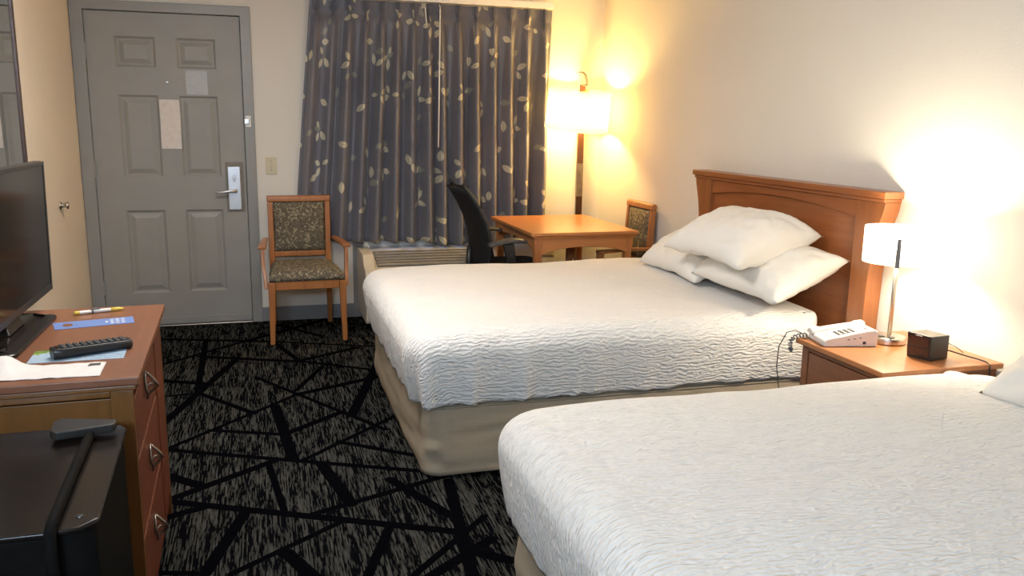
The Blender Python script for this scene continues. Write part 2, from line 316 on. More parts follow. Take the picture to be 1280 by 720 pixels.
# door casing
bm = nb(); yf = YB-0.018
prism(bm, [(-1.098, 0), (-1.022, 0), (-1.022, DH), (DX1, DH), (DX1, 0), (-0.028, 0), (-0.028, 2.098), (-1.098, 2.098)], 'y', yf, YB-0.0005)
casing = struct(obj('trim_1', bm, 'frame', None, 0.004))
bm = nb(); box(bm, -0.086, -0.050, yf-0.012, yf, 1.330, 1.405); lt = obj('security_latch', bm, 'white', casing, 0.003); lt['label'] = 'small white latch on the casing'
bm = nb(); box(bm, -0.092, -0.062, yf-0.026, yf-0.0125, 1.350, 1.385); obj('latch_arm', bm, 'chrome', lt, 0.003)
# door leaf with six raised panels
bm = nb(); fy = YB-0.004; x0, x1 = -1.018, -0.098
cols = [(-0.853, -0.615), (-0.491, -0.252)]; rows = [(0.232, 0.786), (1.003, 1.525), (1.697, 1.886)]
xs = sorted([x0, x1] + [v for c in cols for v in c]); zs = sorted([0.012, DH-0.005] + [v for r in rows for v in r])
vt = {(x, z): bm.verts.new((x, fy, z)) for x in xs for z in zs}
for i in range(len(xs)-1):
    for j in range(len(zs)-1):
        if (xs[i], xs[i+1]) in cols and (zs[j], zs[j+1]) in rows:
            prev = [vt[xs[i], zs[j]], vt[xs[i+1], zs[j]], vt[xs[i+1], zs[j+1]], vt[xs[i], zs[j+1]]]
            for ins, dy in ((0.014, 0.011), (0.024, 0.011), (0.052, 0.002)):
                a, b, c, d = xs[i]+ins, xs[i+1]-ins, zs[j]+ins, zs[j+1]-ins
                cur = [bm.verts.new(p) for p in ((a, fy+dy, c), (b, fy+dy, c), (b, fy+dy, d), (a, fy+dy, d))]
                for k in range(4): bm.faces.new((prev[k], prev[(k+1) % 4], cur[(k+1) % 4], cur[k]))
                prev = cur
            bm.faces.new(prev)
        else: bm.faces.new((vt[xs[i], zs[j]], vt[xs[i+1], zs[j]], vt[xs[i+1], zs[j+1]], vt[xs[i], zs[j+1]]))
bk = [bm.verts.new(p) for p in ((x0, fy+0.045, zs[0]), (x1, fy+0.045, zs[0]), (x1, fy+0.045, zs[-1]), (x0, fy+0.045, zs[-1]))]; bm.faces.new(bk[::-1])
bot = [vt[x, zs[0]] for x in xs]; top = [vt[x, zs[-1]] for x in xs]; lf = [vt[x0, z] for z in zs]; rt = [vt[x1, z] for z in zs]
bm.faces.new(bot[::-1] + [bk[0], bk[1]]); bm.faces.new(top + [bk[2], bk[3]]); bm.faces.new(lf + [bk[3], bk[0]]); bm.faces.new(rt[::-1] + [bk[1], bk[2]])
door = struct(obj('door_1', bm, 'door', recalc=True))
for z in (0.276, 1.05, 1.79):
    bm = nb(); lathe(bm, [(0.006, z-0.05), (0.006, z+0.05)], -1.019, fy-0.007, 12); box(bm, -1.016, -1.004, fy-0.003, fy, z-0.05, z+0.05); obj('hinge', bm, 'frame', door)
bm = nb(); box(bm, -0.228, -0.112, fy-0.002, fy+0.001, 0.765, 1.10); obj('backing_plate', bm, 'taupe', door, 0.001)  # taupe plate, darker than the door, rimming the lock plate
bm = nb(); box(bm, -0.214, -0.134, fy-0.020, fy-0.002, 0.782, 1.070); plate = obj('lock_plate', bm, 'chrome', door, 0.004); plate['label'] = 'pale steel lock plate'
bm = nb(); tube(bm, [(-0.168, fy-0.02, 0.912), (-0.168, fy-0.062, 0.912)], 0.011); tube(bm, [(-0.160, fy-0.06, 0.914), (-0.20, fy-0.064, 0.912), (-0.25, fy-0.063, 0.904), (-0.292, fy-0.058, 0.902)], [0.012, 0.011, 0.009, 0.009]); obj('lever_handle', bm, 'chrome', plate, smooth=True)
bm = nb(); lathe(bm, [(0.0, 0), (0.013, 0.0), (0.013, 0.006), (0.0, 0.006)], 0, 0, 20); xform(bm, Matrix.Translation((-0.174, fy-0.020, 0.995)) @ Matrix.Rotation(PI/2, 4, 'X')); box(bm, -0.179, -0.169, fy-0.036, fy-0.022, 0.972, 1.018); obj('thumb_turn', bm, 'chrome', plate, 0.002)
bm = nb(); lathe(bm, [(0.0, 0), (0.009, 0.0), (0.009, 0.004), (0.004, 0.006), (0.0, 0.005)], 0, 0, 20); xform(bm, Matrix.Translation((-0.556, fy, 1.608)) @ Matrix.Rotation(PI/2, 4, 'X')); obj('peephole', bm, 'chrome', door, smooth=True)
bm = nb(); box(bm, -0.443, -0.312, fy-0.0012, fy, 1.535, 1.685); obj('paint_patch', bm, 'patch', door)['label'] = 'pale grey patch of paint'
bm = nb(); box(bm, x0+0.003, x1-0.003, fy-0.010, fy, 0.014, 0.06); obj('door_sweep', bm, 'frame', door, 0.002)
struct(boxo('trim_3', 'nickel', None, DX0, DX1, YB-0.03, YB+0.06, 0.0005, 0.011))
# crumpled paper notice on the door
bm = nb(); nx_, nz_ = 14, 28; g = {}
for i in range(nx_+1):
    for j in range(nz_+1):
        x = -0.611 + 0.122*i/nx_; z = 1.184 + 0.316*j/nz_
        g[i, j] = bm.verts.new((x + 0.002*nz(z*9, 1.3), fy-0.006-0.004*abs(nz(x*22, z*22, 2)) - 0.003*abs(nz(x*60, z*60, 5)), z))
for i in range(nx_):
    for j in range(nz_): bm.faces.new((g[i, j], g[i+1, j], g[i+1, j+1], g[i, j+1]))
o = obj('paper_notice', bm, 'paper'); o.modifiers.new('s', 'SOLIDIFY').thickness = 0.0008; tag(o, 'crinkled pale paper notice stuck between the panels of the grey door', 'notice')

# window behind the curtains
bm = nb()
for b6 in ((WX0, WX0+0.05, WZ0, WZ1), (WX1-0.05, WX1, WZ0, WZ1), (WX0+0.05, WX1-0.05, WZ0, WZ0+0.05), (WX0+0.05, WX1-0.05, WZ1-0.05, WZ1), ((WX0+WX1)/2-0.02, (WX0+WX1)/2+0.02, WZ0+0.05, WZ1-0.05)):
    box(bm, b6[0], b6[1], YB+0.03, YB+0.09, b6[2], b6[3])
win = struct(obj('window_1', bm, 'bright', None, 0.003))
bm = nb(); box(bm, WX0+0.05, WX1-0.05, YB+0.056, YB+0.062, WZ0+0.05, WZ1-0.05); obj('glass_pane', bm, 'glass', win)
bm = nb(); box(bm, WX0+0.002, WX1-0.002, YB-0.02, YB+0.03, WZ0-0.012, WZ0-0.001); struct(obj('trim_4', bm, 'bright', None, 0.002))

# switch, outlet, doorstop
t = thing('light_switch', 'cream light switch plate on wall between door and curtain', 'light switch', (0.068, YB, 1.02))
bm = nb(); box(bm, 0.032, 0.104, YB-0.006, YB-0.0005, 1.018, 1.134); obj('switch_plate', bm, 'cream', t, 0.002)
bm = nb(); box(bm, 0.063, 0.073, YB-0.016, YB-0.0055, 1.066, 1.086); obj('toggle', bm, 'cream', t, 0.002)
for z in (1.046, 1.106):
    bm = nb(); lathe(bm, [(0, 0), (0.004, 0), (0.003, 0.002), (0, 0.002)], 0, 0, 10); xform(bm, Matrix.Translation((0.068, YB-0.006, z)) @ Matrix.Rotation(PI/2, 4, 'X')); obj('screw', bm, 'bronze', t)
t = thing('wall_outlet', 'small cream outlet plate low on wall under the orange table', 'outlet', (2.05, YB, 0.40))
bm = nb(); box(bm, 1.99, 2.11, YB-0.006, YB-0.0005, 0.405, 0.475); obj('outlet_plate', bm, 'cream', t, 0.002)
for x in (2.02, 2.08):
    bm = nb(); box(bm, x-0.014, x+0.014, YB-0.008, YB-0.0055, 0.423, 0.457); obj('socket', bm, 'white', t, 0.002)
bm = nb(); lathe(bm, [(0.0, 0), (0.022, 0), (0.022, 0.006), (0.012, 0.012), (0.011, 0.03), (0.019, 0.034), (0.019, 0.046), (0.0, 0.05)], 0, 0, 24)
xform(bm, Matrix.Translation((XL+0.0005, 5.289, 0.889)) @ Matrix.Rotation(PI/2, 4, 'Y')); tag(obj('door_stop', bm, 'nickel', smooth=True), 'round metal door stop on the peach wall left of door', 'door stop')

# ------------------------------------------------------------------ beds
def outline(x0, x1, y0, y1, rf, rh, step=0.02):
    """rounded rectangle, counter-clockwise; rf foot (x0) corner radius, rh head (x1) corner radius -> [(point, normal)]"""
    P = []
    def line(a, b, n):
        k = max(1, int((Vector(b)-Vector(a)).length/step))
        for i in range(k): P.append((Vector(a).lerp(Vector(b), i/k), Vector(n)))
    def arc(cx, cy, r, a0):
        k = max(4, int(r*PI/2/step*1.6))
        for i in range(k):
            a = a0 + PI/2*i/k; P.append((Vector((cx + r*math.cos(a), cy + r*math.sin(a))), Vector((math.cos(a), math.sin(a)))))
    line((x0+rf, y0), (x1-rh, y0), (0, -1)); arc(x1-rh, y0+rh, rh, -PI/2); line((x1, y0+rh), (x1, y1-rh), (1, 0)); arc(x1-rh, y1-rh, rh, 0)
    line((x1-rh, y1), (x0+rf, y1), (0, 1)); arc(x0+rf, y1-rf, rf, PI/2); line((x0, y1-rf), (x0, y0+rf), (-1, 0)); arc(x0+rf, y0+rf, rf, PI)
    return P
def coverlet(x0, x1, y0, y1, ztop, zhem, r, seed, headdrop=0.02):
    bm = nb(); uvl = bm.loops.layers.uv.new('UVMap'); P = outline(x0, x1, y0, y1, 0.13, 0.05); n = len(P)
    cx, cy = (x0+x1)/2, (y0+y1)/2; rings = []; uvs = {}
    def topz(x, y): return ztop + 0.012*nz(x*1.7+seed, y*1.7) + 0.004*nz(x*6, y*6, seed) - 0.014*((2*(y-cy)/(y1-y0))**4) - 0.012*max(0, (cx-x)/(cx-x0))**6
    NT, NE, ND = 34, 8, 16; cen = bm.verts.new((cx, cy, topz(cx, cy))); uvs[cen] = (cx, cy)
    arcl = 0; per = []
    for k in range(n):
        per.append(arcl); arcl += (P[(k+1) % n][0]-P[k][0]).length
    def ringpts(kind, t):
        R = []
        for k, (p, nn) in enumerate(P):
            hd = max(0, nn.x); rr = r*(1-0.85*hd); pin = p - nn*rr
            if kind == 't':
                q = Vector((cx, cy)).lerp(pin, t); co = (q.x, q.y, topz(q.x, q.y)); uvq = q
            else:
                zt = topz(pin.x, pin.y); hem = zhem + 0.012*nz(per[k]*4.0, seed, 3) + 0.008*nz(per[k]*13, seed, 6)*(1+max(0, -nn.x))
                hem = hem*(1-hd) + (ztop-headdrop-rr)*hd
                if kind == 'e':
                    a = t*PI/2; d = rr*a; q = pin + nn*rr*math.sin(a); z = zt - rr*(1-math.cos(a)); f = 0.25*t
                else:
                    z = (zt-rr)*(1-t) + hem*t; d = rr*PI/2 + (zt-rr-z); q = p; f = 0.25+0.75*t
                corner = sm(0.25, 0.0, min(abs(p.x-x0), 9)+min(abs(p.y-y0), abs(p.y-y1))) * (1-hd)
                fold = (0.013*nz(per[k]*7.5, seed+2) + 0.006*nz(per[k]*17, seed+8, t*0.8) + corner*0.014*math.sin(per[k]*48+seed) + 0.034*sm(0.95, 0.3, p.x-x0)*max(0, -nn.y)*max(0, math.sin((p.x-x0)*31+1.2*nz(per[k]*3, seed)))**5)*f*(1-hd)
                belly = 0.012*math.sin(PI*min(1, f*0.9))*(1-hd)
                q = q + nn*(fold + belly - 0.030*t*(kind == 'd')*(1-hd)); co = (q.x, q.y, z); uvq = pin + nn*d
            v = bm.verts.new(co); uvs[v] = tuple(uvq); R.append(v)
        return R
    for i in range(1, NT+1): rings.append(ringpts('t', 1-(1-i/NT)**1.5))
    for i in range(1, NE+1): rings.append(ringpts('e', i/NE))
    for i in range(1, ND+1): rings.append(ringpts('d', i/ND))
    for k in range(n): bm.faces.new((cen, rings[0][k], rings[0][(k+1) % n]))
    for A, B in zip(rings, rings[1:]):
        for k in range(n): bm.faces.new((A[k], B[k], B[(k+1) % n], A[(k+1) % n]))
    for f in bm.faces:
        for l in f.loops: l[uvl].uv = uvs[l.vert]
    o = obj('coverlet', bm, 'cover', smooth=True); s = o.modifiers.new('solid', 'SOLIDIFY'); s.thickness = 0.006; s.offset = 1; return o
def skirt(parent, x0, x1, y0, y1, ztop, seed):
    bm = nb(); P = outline(x0, x1, y0, y1, 0.07, 0.03, 0.025); n = len(P); rings = []; a = 0; per = []
    for k in range(n): per.append(a); a += (P[(k+1) % n][0]-P[k][0]).length
    for j in range(17):
        t = j/16; R = []
        for k, (p, nn) in enumerate(P):
            dg = per[k]*9 + 16*t*(1 if nn.y < -0.5 else 0.3)
            w = (0.013*nz(per[k]*5, seed) + 0.024*nz(dg*0.35, seed+4, t*3.0) + 0.012*nz(per[k]*2.5+3*t, seed+7, t*7) + 0.004*nz(per[k]*20, seed, t))*sm(0.0, 0.35, t)*(1-max(0, nn.x))*(1-0.65*max(0, -nn.x))
            q = p + nn*(w + 0.014*t + 0.008*math.sin(PI*t)); R.append(bm.verts.new((q.x, q.y, ztop*(1-t) + (0.012 + 0.006*nz(per[k]*3, seed+9))*t)))
        rings.append(R)
    for A, B in zip(rings, rings[1:]):
        for k in range(n): bm.faces.new((A[k], A[(k+1) % n], B[(k+1) % n], B[k]))
    o = obj('bed_skirt', bm, 'skirt', parent, smooth=True); s = o.modifiers.new('solid', 'SOLIDIFY'); s.thickness = 0.004; s.offset = -1; o['label'] = 'tan cloth bed skirt'
def slab(name, mat, parent, x0, x1, y0, y1, z0, z1, r, rc=0.08):
    bm = nb(); P = outline(x0, x1, y0, y1, rc, rc, 0.05); n = len(P); rings = []
    prof = [(r, z0)] + [(r*(1-math.sin(a)), z0+r*(1-math.cos(a))) for a in (0.5, 1.0, PI/2)] + [(r*(1-math.sin(a)), z1-r*(1-math.cos(a))) for a in (PI/2, 1.0, 0.5)] + [(r, z1)]
    for ins, z in prof: rings.append([bm.verts.new((*(p-nn*ins), z)) for p, nn in P])
    for A, B in zip(rings, rings[1:]):
        for k in range(n): bm.faces.new((A[k], A[(k+1) % n], B[(k+1) % n], B[k]))
    bm.faces.new(rings[0][::-1]); bm.faces.new(rings[-1]); return obj(name, bm, mat, parent, smooth=True)
def bed(label, x0, x1, y0, y1, seed):
    t = thing('bed', label, 'bed', ((x0+x1)/2, (y0+y1)/2, 0))
    slab('mattress', 'linen', t, x0, x1, y0, y1, 0.305, 0.592, 0.05, 0.1)
    bs = slab('box_spring', 'skirt', t, x0+0.05, x1, y0+0.015, y1-0.015, 0.10, 0.304, 0.015, 0.06)
    skirt(t, x0+0.035, x1-0.01, y0+0.004, y1-0.004, 0.29, seed)
    bm = nb(); P = outline(x0+0.035, x1-0.01, y0+0.004, y1-0.004, 0.07, 0.03, 0.03); pts = [(*(p+nn*0.004), 0.288) for p, nn in P]; tube(bm, pts + pts[:1], 0.004, 6); obj('piping', bm, 'skirt', t, smooth=True)
    for sx in (x0+0.2, x1-0.15):
        for sy in (y0+0.2, y1-0.2):
            bm = nb(); lathe(bm, [(0.03, 0.0), (0.03, 0.099)], sx, sy, 12); obj('leg', bm, 'black', t)
    return t
B1 = (0.545, 2.345, 3.085, 4.615); B2 = (0.64, 2.345, 0.665, 2.185)
bed('far bed under white textured cover, nearer to the window and table', *B1, 3.0)
bed('near bed filling the lower right corner of the picture', *B2, 11.0)
tag(coverlet(0.515, 2.315, 3.05, 4.64, 0.602, 0.305, 0.085, 1.0), 'white rippled coverlet with soft corner draped over the far bed', 'bedspread')
tag(coverlet(0.608, 2.215, 0.63, 2.218, 0.604, 0.295, 0.085, 5.5), 'white rippled coverlet on the near bed, its hem short of the pillow', 'bedspread')

def pillow(label, cx, cy, cz, L, Wd, T, tilt, yaw=0.0, roll=0.0, seed=0, sag=0.0):
    bm = nb(); NU, NV = 34, 44; G = {}
    for s in (1, -1):
        for i in range(NU+1):
            for j in range(NV+1):
                u = -1 + 2*i/NU; v = -1 + 2*j/NV
                e = (1-abs(u)**3.0)*(1-abs(v)**3.6)
                if s == -1 and e < 1e-9: G[s, i, j] = G[1, i, j]; continue
                x = Wd/2*u*(1-0.06*(1-v*v)) ; y = L/2*v*(1-0.05*(1-u*u))
                h = T/2*max(0, e)**0.46*(1.12-0.25*u*u) 
                wr = (0.014*nz(u*2.2+seed, v*2.6, s) + 0.009*nz(u*5+seed, v*6, s*2) + 0.010*abs(nz(u*3+v*2+seed, v*9-u*4, s))*(abs(v)+abs(u)*0.6))*max(0, e)**0.5
                cr = 0.008*math.sin((u+v*0.6)*16+seed*2)*math.exp(-((abs(u)-0.9)**2+(abs(v)-0.8)**2)*7)*max(0, e)**0.3
                z = s*h*(1.0 if s > 0 else 0.7) + wr + cr - sag*(v*v) + 0.012*nz(u*3, v*3, seed+20)*(1-max(0, e))
                G[s, i, j] = bm.verts.new((x, y, z))
        for i in range(NU):
            for j in range(NV):
                q = [G[s, i, j], G[s, i+1, j], G[s, i+1, j+1], G[s, i, j+1]]
                if len(set(q)) == 4:
                    try: bm.faces.new(q)
                    except ValueError: pass
    xform(bm, Matrix.Translation((cx, cy, cz)) @ Matrix.Rotation(yaw, 4, 'Z') @ Matrix.Rotation(tilt, 4, 'Y') @ Matrix.Rotation(roll, 4, 'X'))
    return tag(obj('pillow', bm, 'linen', smooth=True), label, 'pillow', 'white bed pillows')
pillow('white pillow lying on top of two others on the far bed', 2.135, 3.475, 0.884, 0.67, 0.45, 0.20, math.radians(-17), 0.03, math.radians(0), 1.0, 0.035)
pillow('lower white pillow on far bed at the window end, under the top pillow', 2.195, 3.985, 0.728, 0.65, 0.39, 0.17, math.radians(-26), 0.0, 0, 4.0, 0.02)
pillow('lower white pillow on far bed at the bedside lamp end', 2.205, 3.335, 0.752, 0.74, 0.39, 0.17, math.radians(-26), -0.02, math.radians(0), 8.0, 0.0)
pillow('white pillow at the head of the near bed, at the right edge of the picture', 2.232, 1.585, 0.715, 0.72, 0.40, 0.17, math.radians(-30), 0.0, 0, 12.0, 0.01)

def headboard(label, y0, y1):
    t = thing('headboard', label, 'headboard', (2.40, (y0+y1)/2, 0)); xw = XR-0.004
    bm = nb(); box(bm, 2.357, xw, y0, y1, 1.114, 1.142); box(bm, 2.366, xw, y0+0.010, y1-0.010, 1.098, 1.114); obj('top_rail', bm, 'cherry', t, 0.004)
    for s, ye in ((1, y0), (-1, y1)):
        prof = [(1.098, 0.012), (1.06, 0.020), (1.02, 0.036), (0.97, 0.052), (0.90, 0.066), (0.80, 0.076), (0.60, 0.082), (0.0, 0.082)]
        pts = [(ye+s*o_, z) for z, o_ in prof] + [(ye+s*0.185, 0.0), (ye+s*0.185, 1.098)]
        bm = nb(); prism(bm, pts, 'x', 2.374, xw); obj('post', bm, 'cherry_z', t, 0.003)
    a, b = y0+0.186, y1-0.186
    pts = [(a, 1.097)] + [(a+(b-a)*i/24, 1.022+0.040*(1-(2*i/24-1)**2)) for i in range(25)] + [(b, 1.097)]
    bm = nb(); prism(bm, pts, 'x', 2.380, xw-0.03); obj('arched_rail', bm, 'cherry', t, 0.003)
    bm = nb(); box(bm, 2.396, xw-0.005, a, b, 0.25, 1.09); obj('panel', bm, 'cherry', t)
    return t
headboard('cherry wood headboard with arched panel behind the far bed pillows', 2.775, 4.345)

# ------------------------------------------------------------------ nightstand and the things on it
t = thing('nightstand', 'cherry wood nightstand between the two beds', 'nightstand', (2.2, 2.44, 0))
bm = nb(); box(bm, 1.935, 2.436, 2.205, 2.685, 0.580, 0.600); obj('table_top', bm, 'night', t, 0.004)
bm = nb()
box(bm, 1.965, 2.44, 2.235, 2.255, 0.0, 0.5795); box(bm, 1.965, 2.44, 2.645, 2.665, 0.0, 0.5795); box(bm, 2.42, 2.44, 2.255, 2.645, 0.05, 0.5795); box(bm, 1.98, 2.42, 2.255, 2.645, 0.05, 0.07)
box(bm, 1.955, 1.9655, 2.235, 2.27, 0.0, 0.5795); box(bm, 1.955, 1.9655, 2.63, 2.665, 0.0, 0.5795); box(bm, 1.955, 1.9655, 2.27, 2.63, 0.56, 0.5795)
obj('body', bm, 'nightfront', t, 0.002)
for z0, z1 in ((0.325, 0.555), (0.08, 0.31)):
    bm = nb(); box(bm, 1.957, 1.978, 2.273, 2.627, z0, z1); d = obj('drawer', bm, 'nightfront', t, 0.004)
    bm = nb(); lathe(bm, [(0.0, 0), (0.006, 0), (0.006, 0.012), (0.014, 0.016), (0.015, 0.022), (0.009, 0.027), (0, 0.028)], 0, 0, 20); xform(bm, Matrix.Translation((1.957, 2.45, (z0+z1)/2+0.02)) @ Matrix.Rotation(-PI/2, 4, 'Y')); obj('knob', bm, 'bronze', d, smooth=True)

LX, LY = 2.236, 2.545
t = thing('table_lamp', 'lit bedside lamp with white drum shade and metal base on nightstand', 'lamp', (LX, LY, 0.600))
bm = nb(); lathe(bm, [(0.0, 0.6005), (0.062, 0.6005), (0.064, 0.604), (0.064, 0.620), (0.060, 0.626), (0.0, 0.628)], LX, LY, 48); lb = obj('base', bm, 'nickel', t, smooth=False, bevel=0.002)
for dx, dy in ((-0.040, -0.012), (-0.022, -0.044)):
    bm = nb(); box(bm, LX+dx-0.011, LX+dx+0.011, LY+dy-0.009, LY+dy+0.009, 0.6275, 0.631); q = obj('outlet', bm, 'armgrey', lb, 0.002)
bm = nb(); tube(bm, [(LX-0.006, LY-0.012, 0.6275), (LX-0.006, LY-0.012, 0.935)], 0.006, 12); obj('stem', bm, 'nickel', t, smooth=True)
bm = nb(); tube(bm, [(LX+0.02, LY+0.012, 0.6275), (LX+0.02, LY+0.012, 0.944)], 0.006, 12); obj('stem', bm, 'nickel', t, smooth=True)
SR, Z0, Z1 = 0.115, 0.906, 1.036
bm = nb(); lathe(bm, [(SR, Z0), (SR, Z1), (SR-0.003, Z1), (SR-0.003, Z0)], LX, LY, 64, closed=True); sh = obj('lamp_shade', bm, 'shade_white', t, smooth=True)
e = math.radians(232); bm = nb()
A = [(LX+rr*math.cos(a), LY+rr*math.sin(a)) for rr, a in ((SR+0.001, e-0.065), (SR+0.001, e+0.065), (SR+0.005, e+0.065), (SR+0.005, e-0.065))]
prism(bm, A, 'z', Z0-0.006, Z1-0.03); obj('metal_strip', bm, 'gunmetal', sh)['label'] = 'grey upright metal strip on the shade'
bm = nb()
for a in (0.4, 0.4+2*PI/3, 0.4+4*PI/3): tube(bm, [(LX, LY, 0.940), (LX+(SR-0.004)*math.cos(a), LY+(SR-0.004)*math.sin(a), 0.940)], 0.0018, 6)
obj('shade_ring', bm, 'nickel', sh)
bm = nb(); lathe(bm, [(0.0, 0.945), (0.014, 0.947), (0.024, 0.962), (0.029, 0.978), (0.024, 0.996), (0.0, 1.004)], LX, LY, 24); obj('bulb', bm, 'glow_bed', t, smooth=True)

# telephone, facing the bed side
t = thing('telephone', 'pale grey push-button desk phone on the nightstand', 'telephone', (2.07, 2.585, 0.600))
RT = Matrix.Translation((2.066, 2.588, 0.6005)) @ Matrix.Rotation(math.radians(-12), 4, 'Z')
bm = nb(); prism(bm, [(-0.100, 0.0), (0.100, 0.0), (0.103, 0.052), (0.094, 0.062), (0.060, 0.060), (-0.092, 0.028), (-0.102, 0.018)], 'y', -0.075, 0.028); xform(bm, RT); obj('body', bm, 'phone', t, 0.004)
bm = nb(); prism(bm, [(-0.100, 0.0), (0.100, 0.0), (0.100, 0.036), (0.05, 0.038), (-0.092, 0.018)], 'y', 0.0282, 0.075); xform(bm, RT); obj('cradle', bm, 'phone', t, 0.004)
bm = nb()
secs = []
for i in range(15):
    s = i/14; x = -0.103+0.206*s; k = abs(2*s-1); zc = 0.026+0.030*s + 0.003*math.sin(PI*s); h = 0.014 if k > 0.62 else 0.010; w = 0.044 if k > 0.62 else 0.032
    zb = (0.020+0.022*s) if k > 0.62 else zc-0.004
    secs.append([(x, 0.0515-w/2, zb), (x, 0.0515+w/2, zb), (x, 0.0515+w/2, zc+h*0.6), (x, 0.0515+w*0.25, zc+h), (x, 0.0515-w*0.25, zc+h), (x, 0.0515-w/2, zc+h*0.6)])
sweep(bm, secs); xform(bm, RT); obj('handset', bm, 'phone', t, 0.003)
tz = lambda x: 0.028 + (x+0.092)*(0.032/0.152)
for r_ in range(4):
    for c_ in range(3):
        x = -0.006+0.018*r_-0.03; y = -0.050+0.018*c_; bm = nb(); box(bm, x-0.0055, x+0.0055, y-0.0048, y+0.0048, tz(x)-0.001, tz(x)+0.004); xform(bm, RT); obj('key', bm, 'key', t, 0.001)
for k in range(4):
    x = -0.068; y = -0.058+0.016*k; bm = nb(); box(bm, x-0.003, x+0.003, y-0.005, y+0.005, tz(x)-0.001, tz(x)+0.0025); xform(bm, RT); obj('key', bm, 'phone', t)
bm = nb(); box(bm, 0.062, 0.072, -0.052, -0.024, 0.058, 0.0615); xform(bm, RT); obj('badge', bm, 'key', t)['label'] = 'small dark badge strip'
for k in range(3):
    bm = nb(); x = -0.01+0.022*k; box(bm, x-0.004, x+0.004, -0.0765, -0.0745, 0.026+0.003*k, 0.029+0.003*k); xform(bm, RT); obj('side_slot', bm, 'key', t)
bm = nb(); box(bm, 0.045, 0.056, -0.0765, -0.0745, 0.010, 0.020); xform(bm, RT); obj('jack', bm, 'cord', t)
# coiled cord hanging off the nightstand edge, and the thin line cord
bm = nb(); path = [Vector(p) for p in ((1.975, 2.668, 0.612), (1.945, 2.672, 0.612), (1.919, 2.676, 0.604), (1.908, 2.678, 0.585), (1.912, 2.682, 0.562), (1.925, 2.690, 0.548))]
pts = []
def along(path, s):
    f = s*(len(path)-1); i = min(int(f), len(path)-2); return path[i].lerp(path[i+1], f-i), (path[i+1]-path[i]).normalized()
for i in range(260):
    c, d = along(path, i/259); a = Vector((0, 1, 0)); b2 = d.cross(a).normalized(); ph = i/259*2*PI*11
    pts.append(c + (a*math.cos(ph)+b2*math.sin(ph))*0.0065)
tube(bm, pts, 0.0026, 6); obj('coiled_cord', bm, 'greycord', t, smooth=True)
bm = nb(); tube(bm, [(1.95, 2.674, 0.620), (1.925, 2.676, 0.632), (1.905, 2.70, 0.618), (1.885, 2.715, 0.56), (1.885, 2.72, 0.48), (1.90, 2.72, 0.40), (1.915, 2.71, 0.30), (1.92, 2.70, 0.1)], 0.002, 6); obj('line_cord', bm, 'cord', t, smooth=True)

t = thing('alarm_clock', 'black cube clock radio with dark red display on nightstand', 'clock', (2.225, 2.335, 0.600))
RC = Matrix.Translation((2.228, 2.337, 0.6005)) @ Matrix.Rotation(math.radians(12), 4, 'Z')
bm = nb(); prism(bm, [(-0.046, 0.0), (0.048, 0.0), (0.048, 0.084), (-0.052, 0.088)], 'y', -0.047, 0.047); xform(bm, RC); obj('case', bm, 'black', t, 0.003)
bm = nb(); prism(bm, [(-0.0515, 0.046), (-0.0535, 0.080), (-0.0525, 0.080), (-0.0500, 0.046)], 'y', -0.040, 0.042); xform(bm, RC); obj('display', bm, 'display', t)['label'] = 'dark red display window'
bm = nb(); prism(bm, [(-0.0472, 0.008), (-0.0500, 0.038), (-0.0495, 0.038), (-0.0465, 0.008)], 'y', -0.040, 0.042); xform(bm, RC); obj('speaker_window', bm, 'display', t)
for k in range(5):
    bm = nb(); z = 0.020+0.011*k; box(bm, -0.034, -0.024 + 0.004*(k % 2), -0.0485, -0.0465, z, z+0.004); xform(bm, RC); obj('button', bm, 'bezel', t)
bm = nb(); box(bm, -0.0537, -0.0525, -0.012, 0.012, 0.0815, 0.084); xform(bm, RC); obj('badge', bm, 'white', t)
bm = nb(); tube(bm, [(2.272, 2.335, 0.630), (2.31, 2.315, 0.622), (2.35, 2.285, 0.610), (2.37, 2.25, 0.606), (2.375, 2.222, 0.604), (2.375, 2.205, 0.596), (2.372, 2.200, 0.56)], 0.0028, 8); obj('power_cord', bm, 'cord', t, smooth=True)
bm = nb(); tube(bm, [(2.272, 2.345, 0.650), (2.31, 2.34, 0.648), (2.34, 2.32, 0.632), (2.352, 2.30, 0.616)], 0.0014, 6); obj('antenna_wire', bm, 'cord', t, smooth=True)

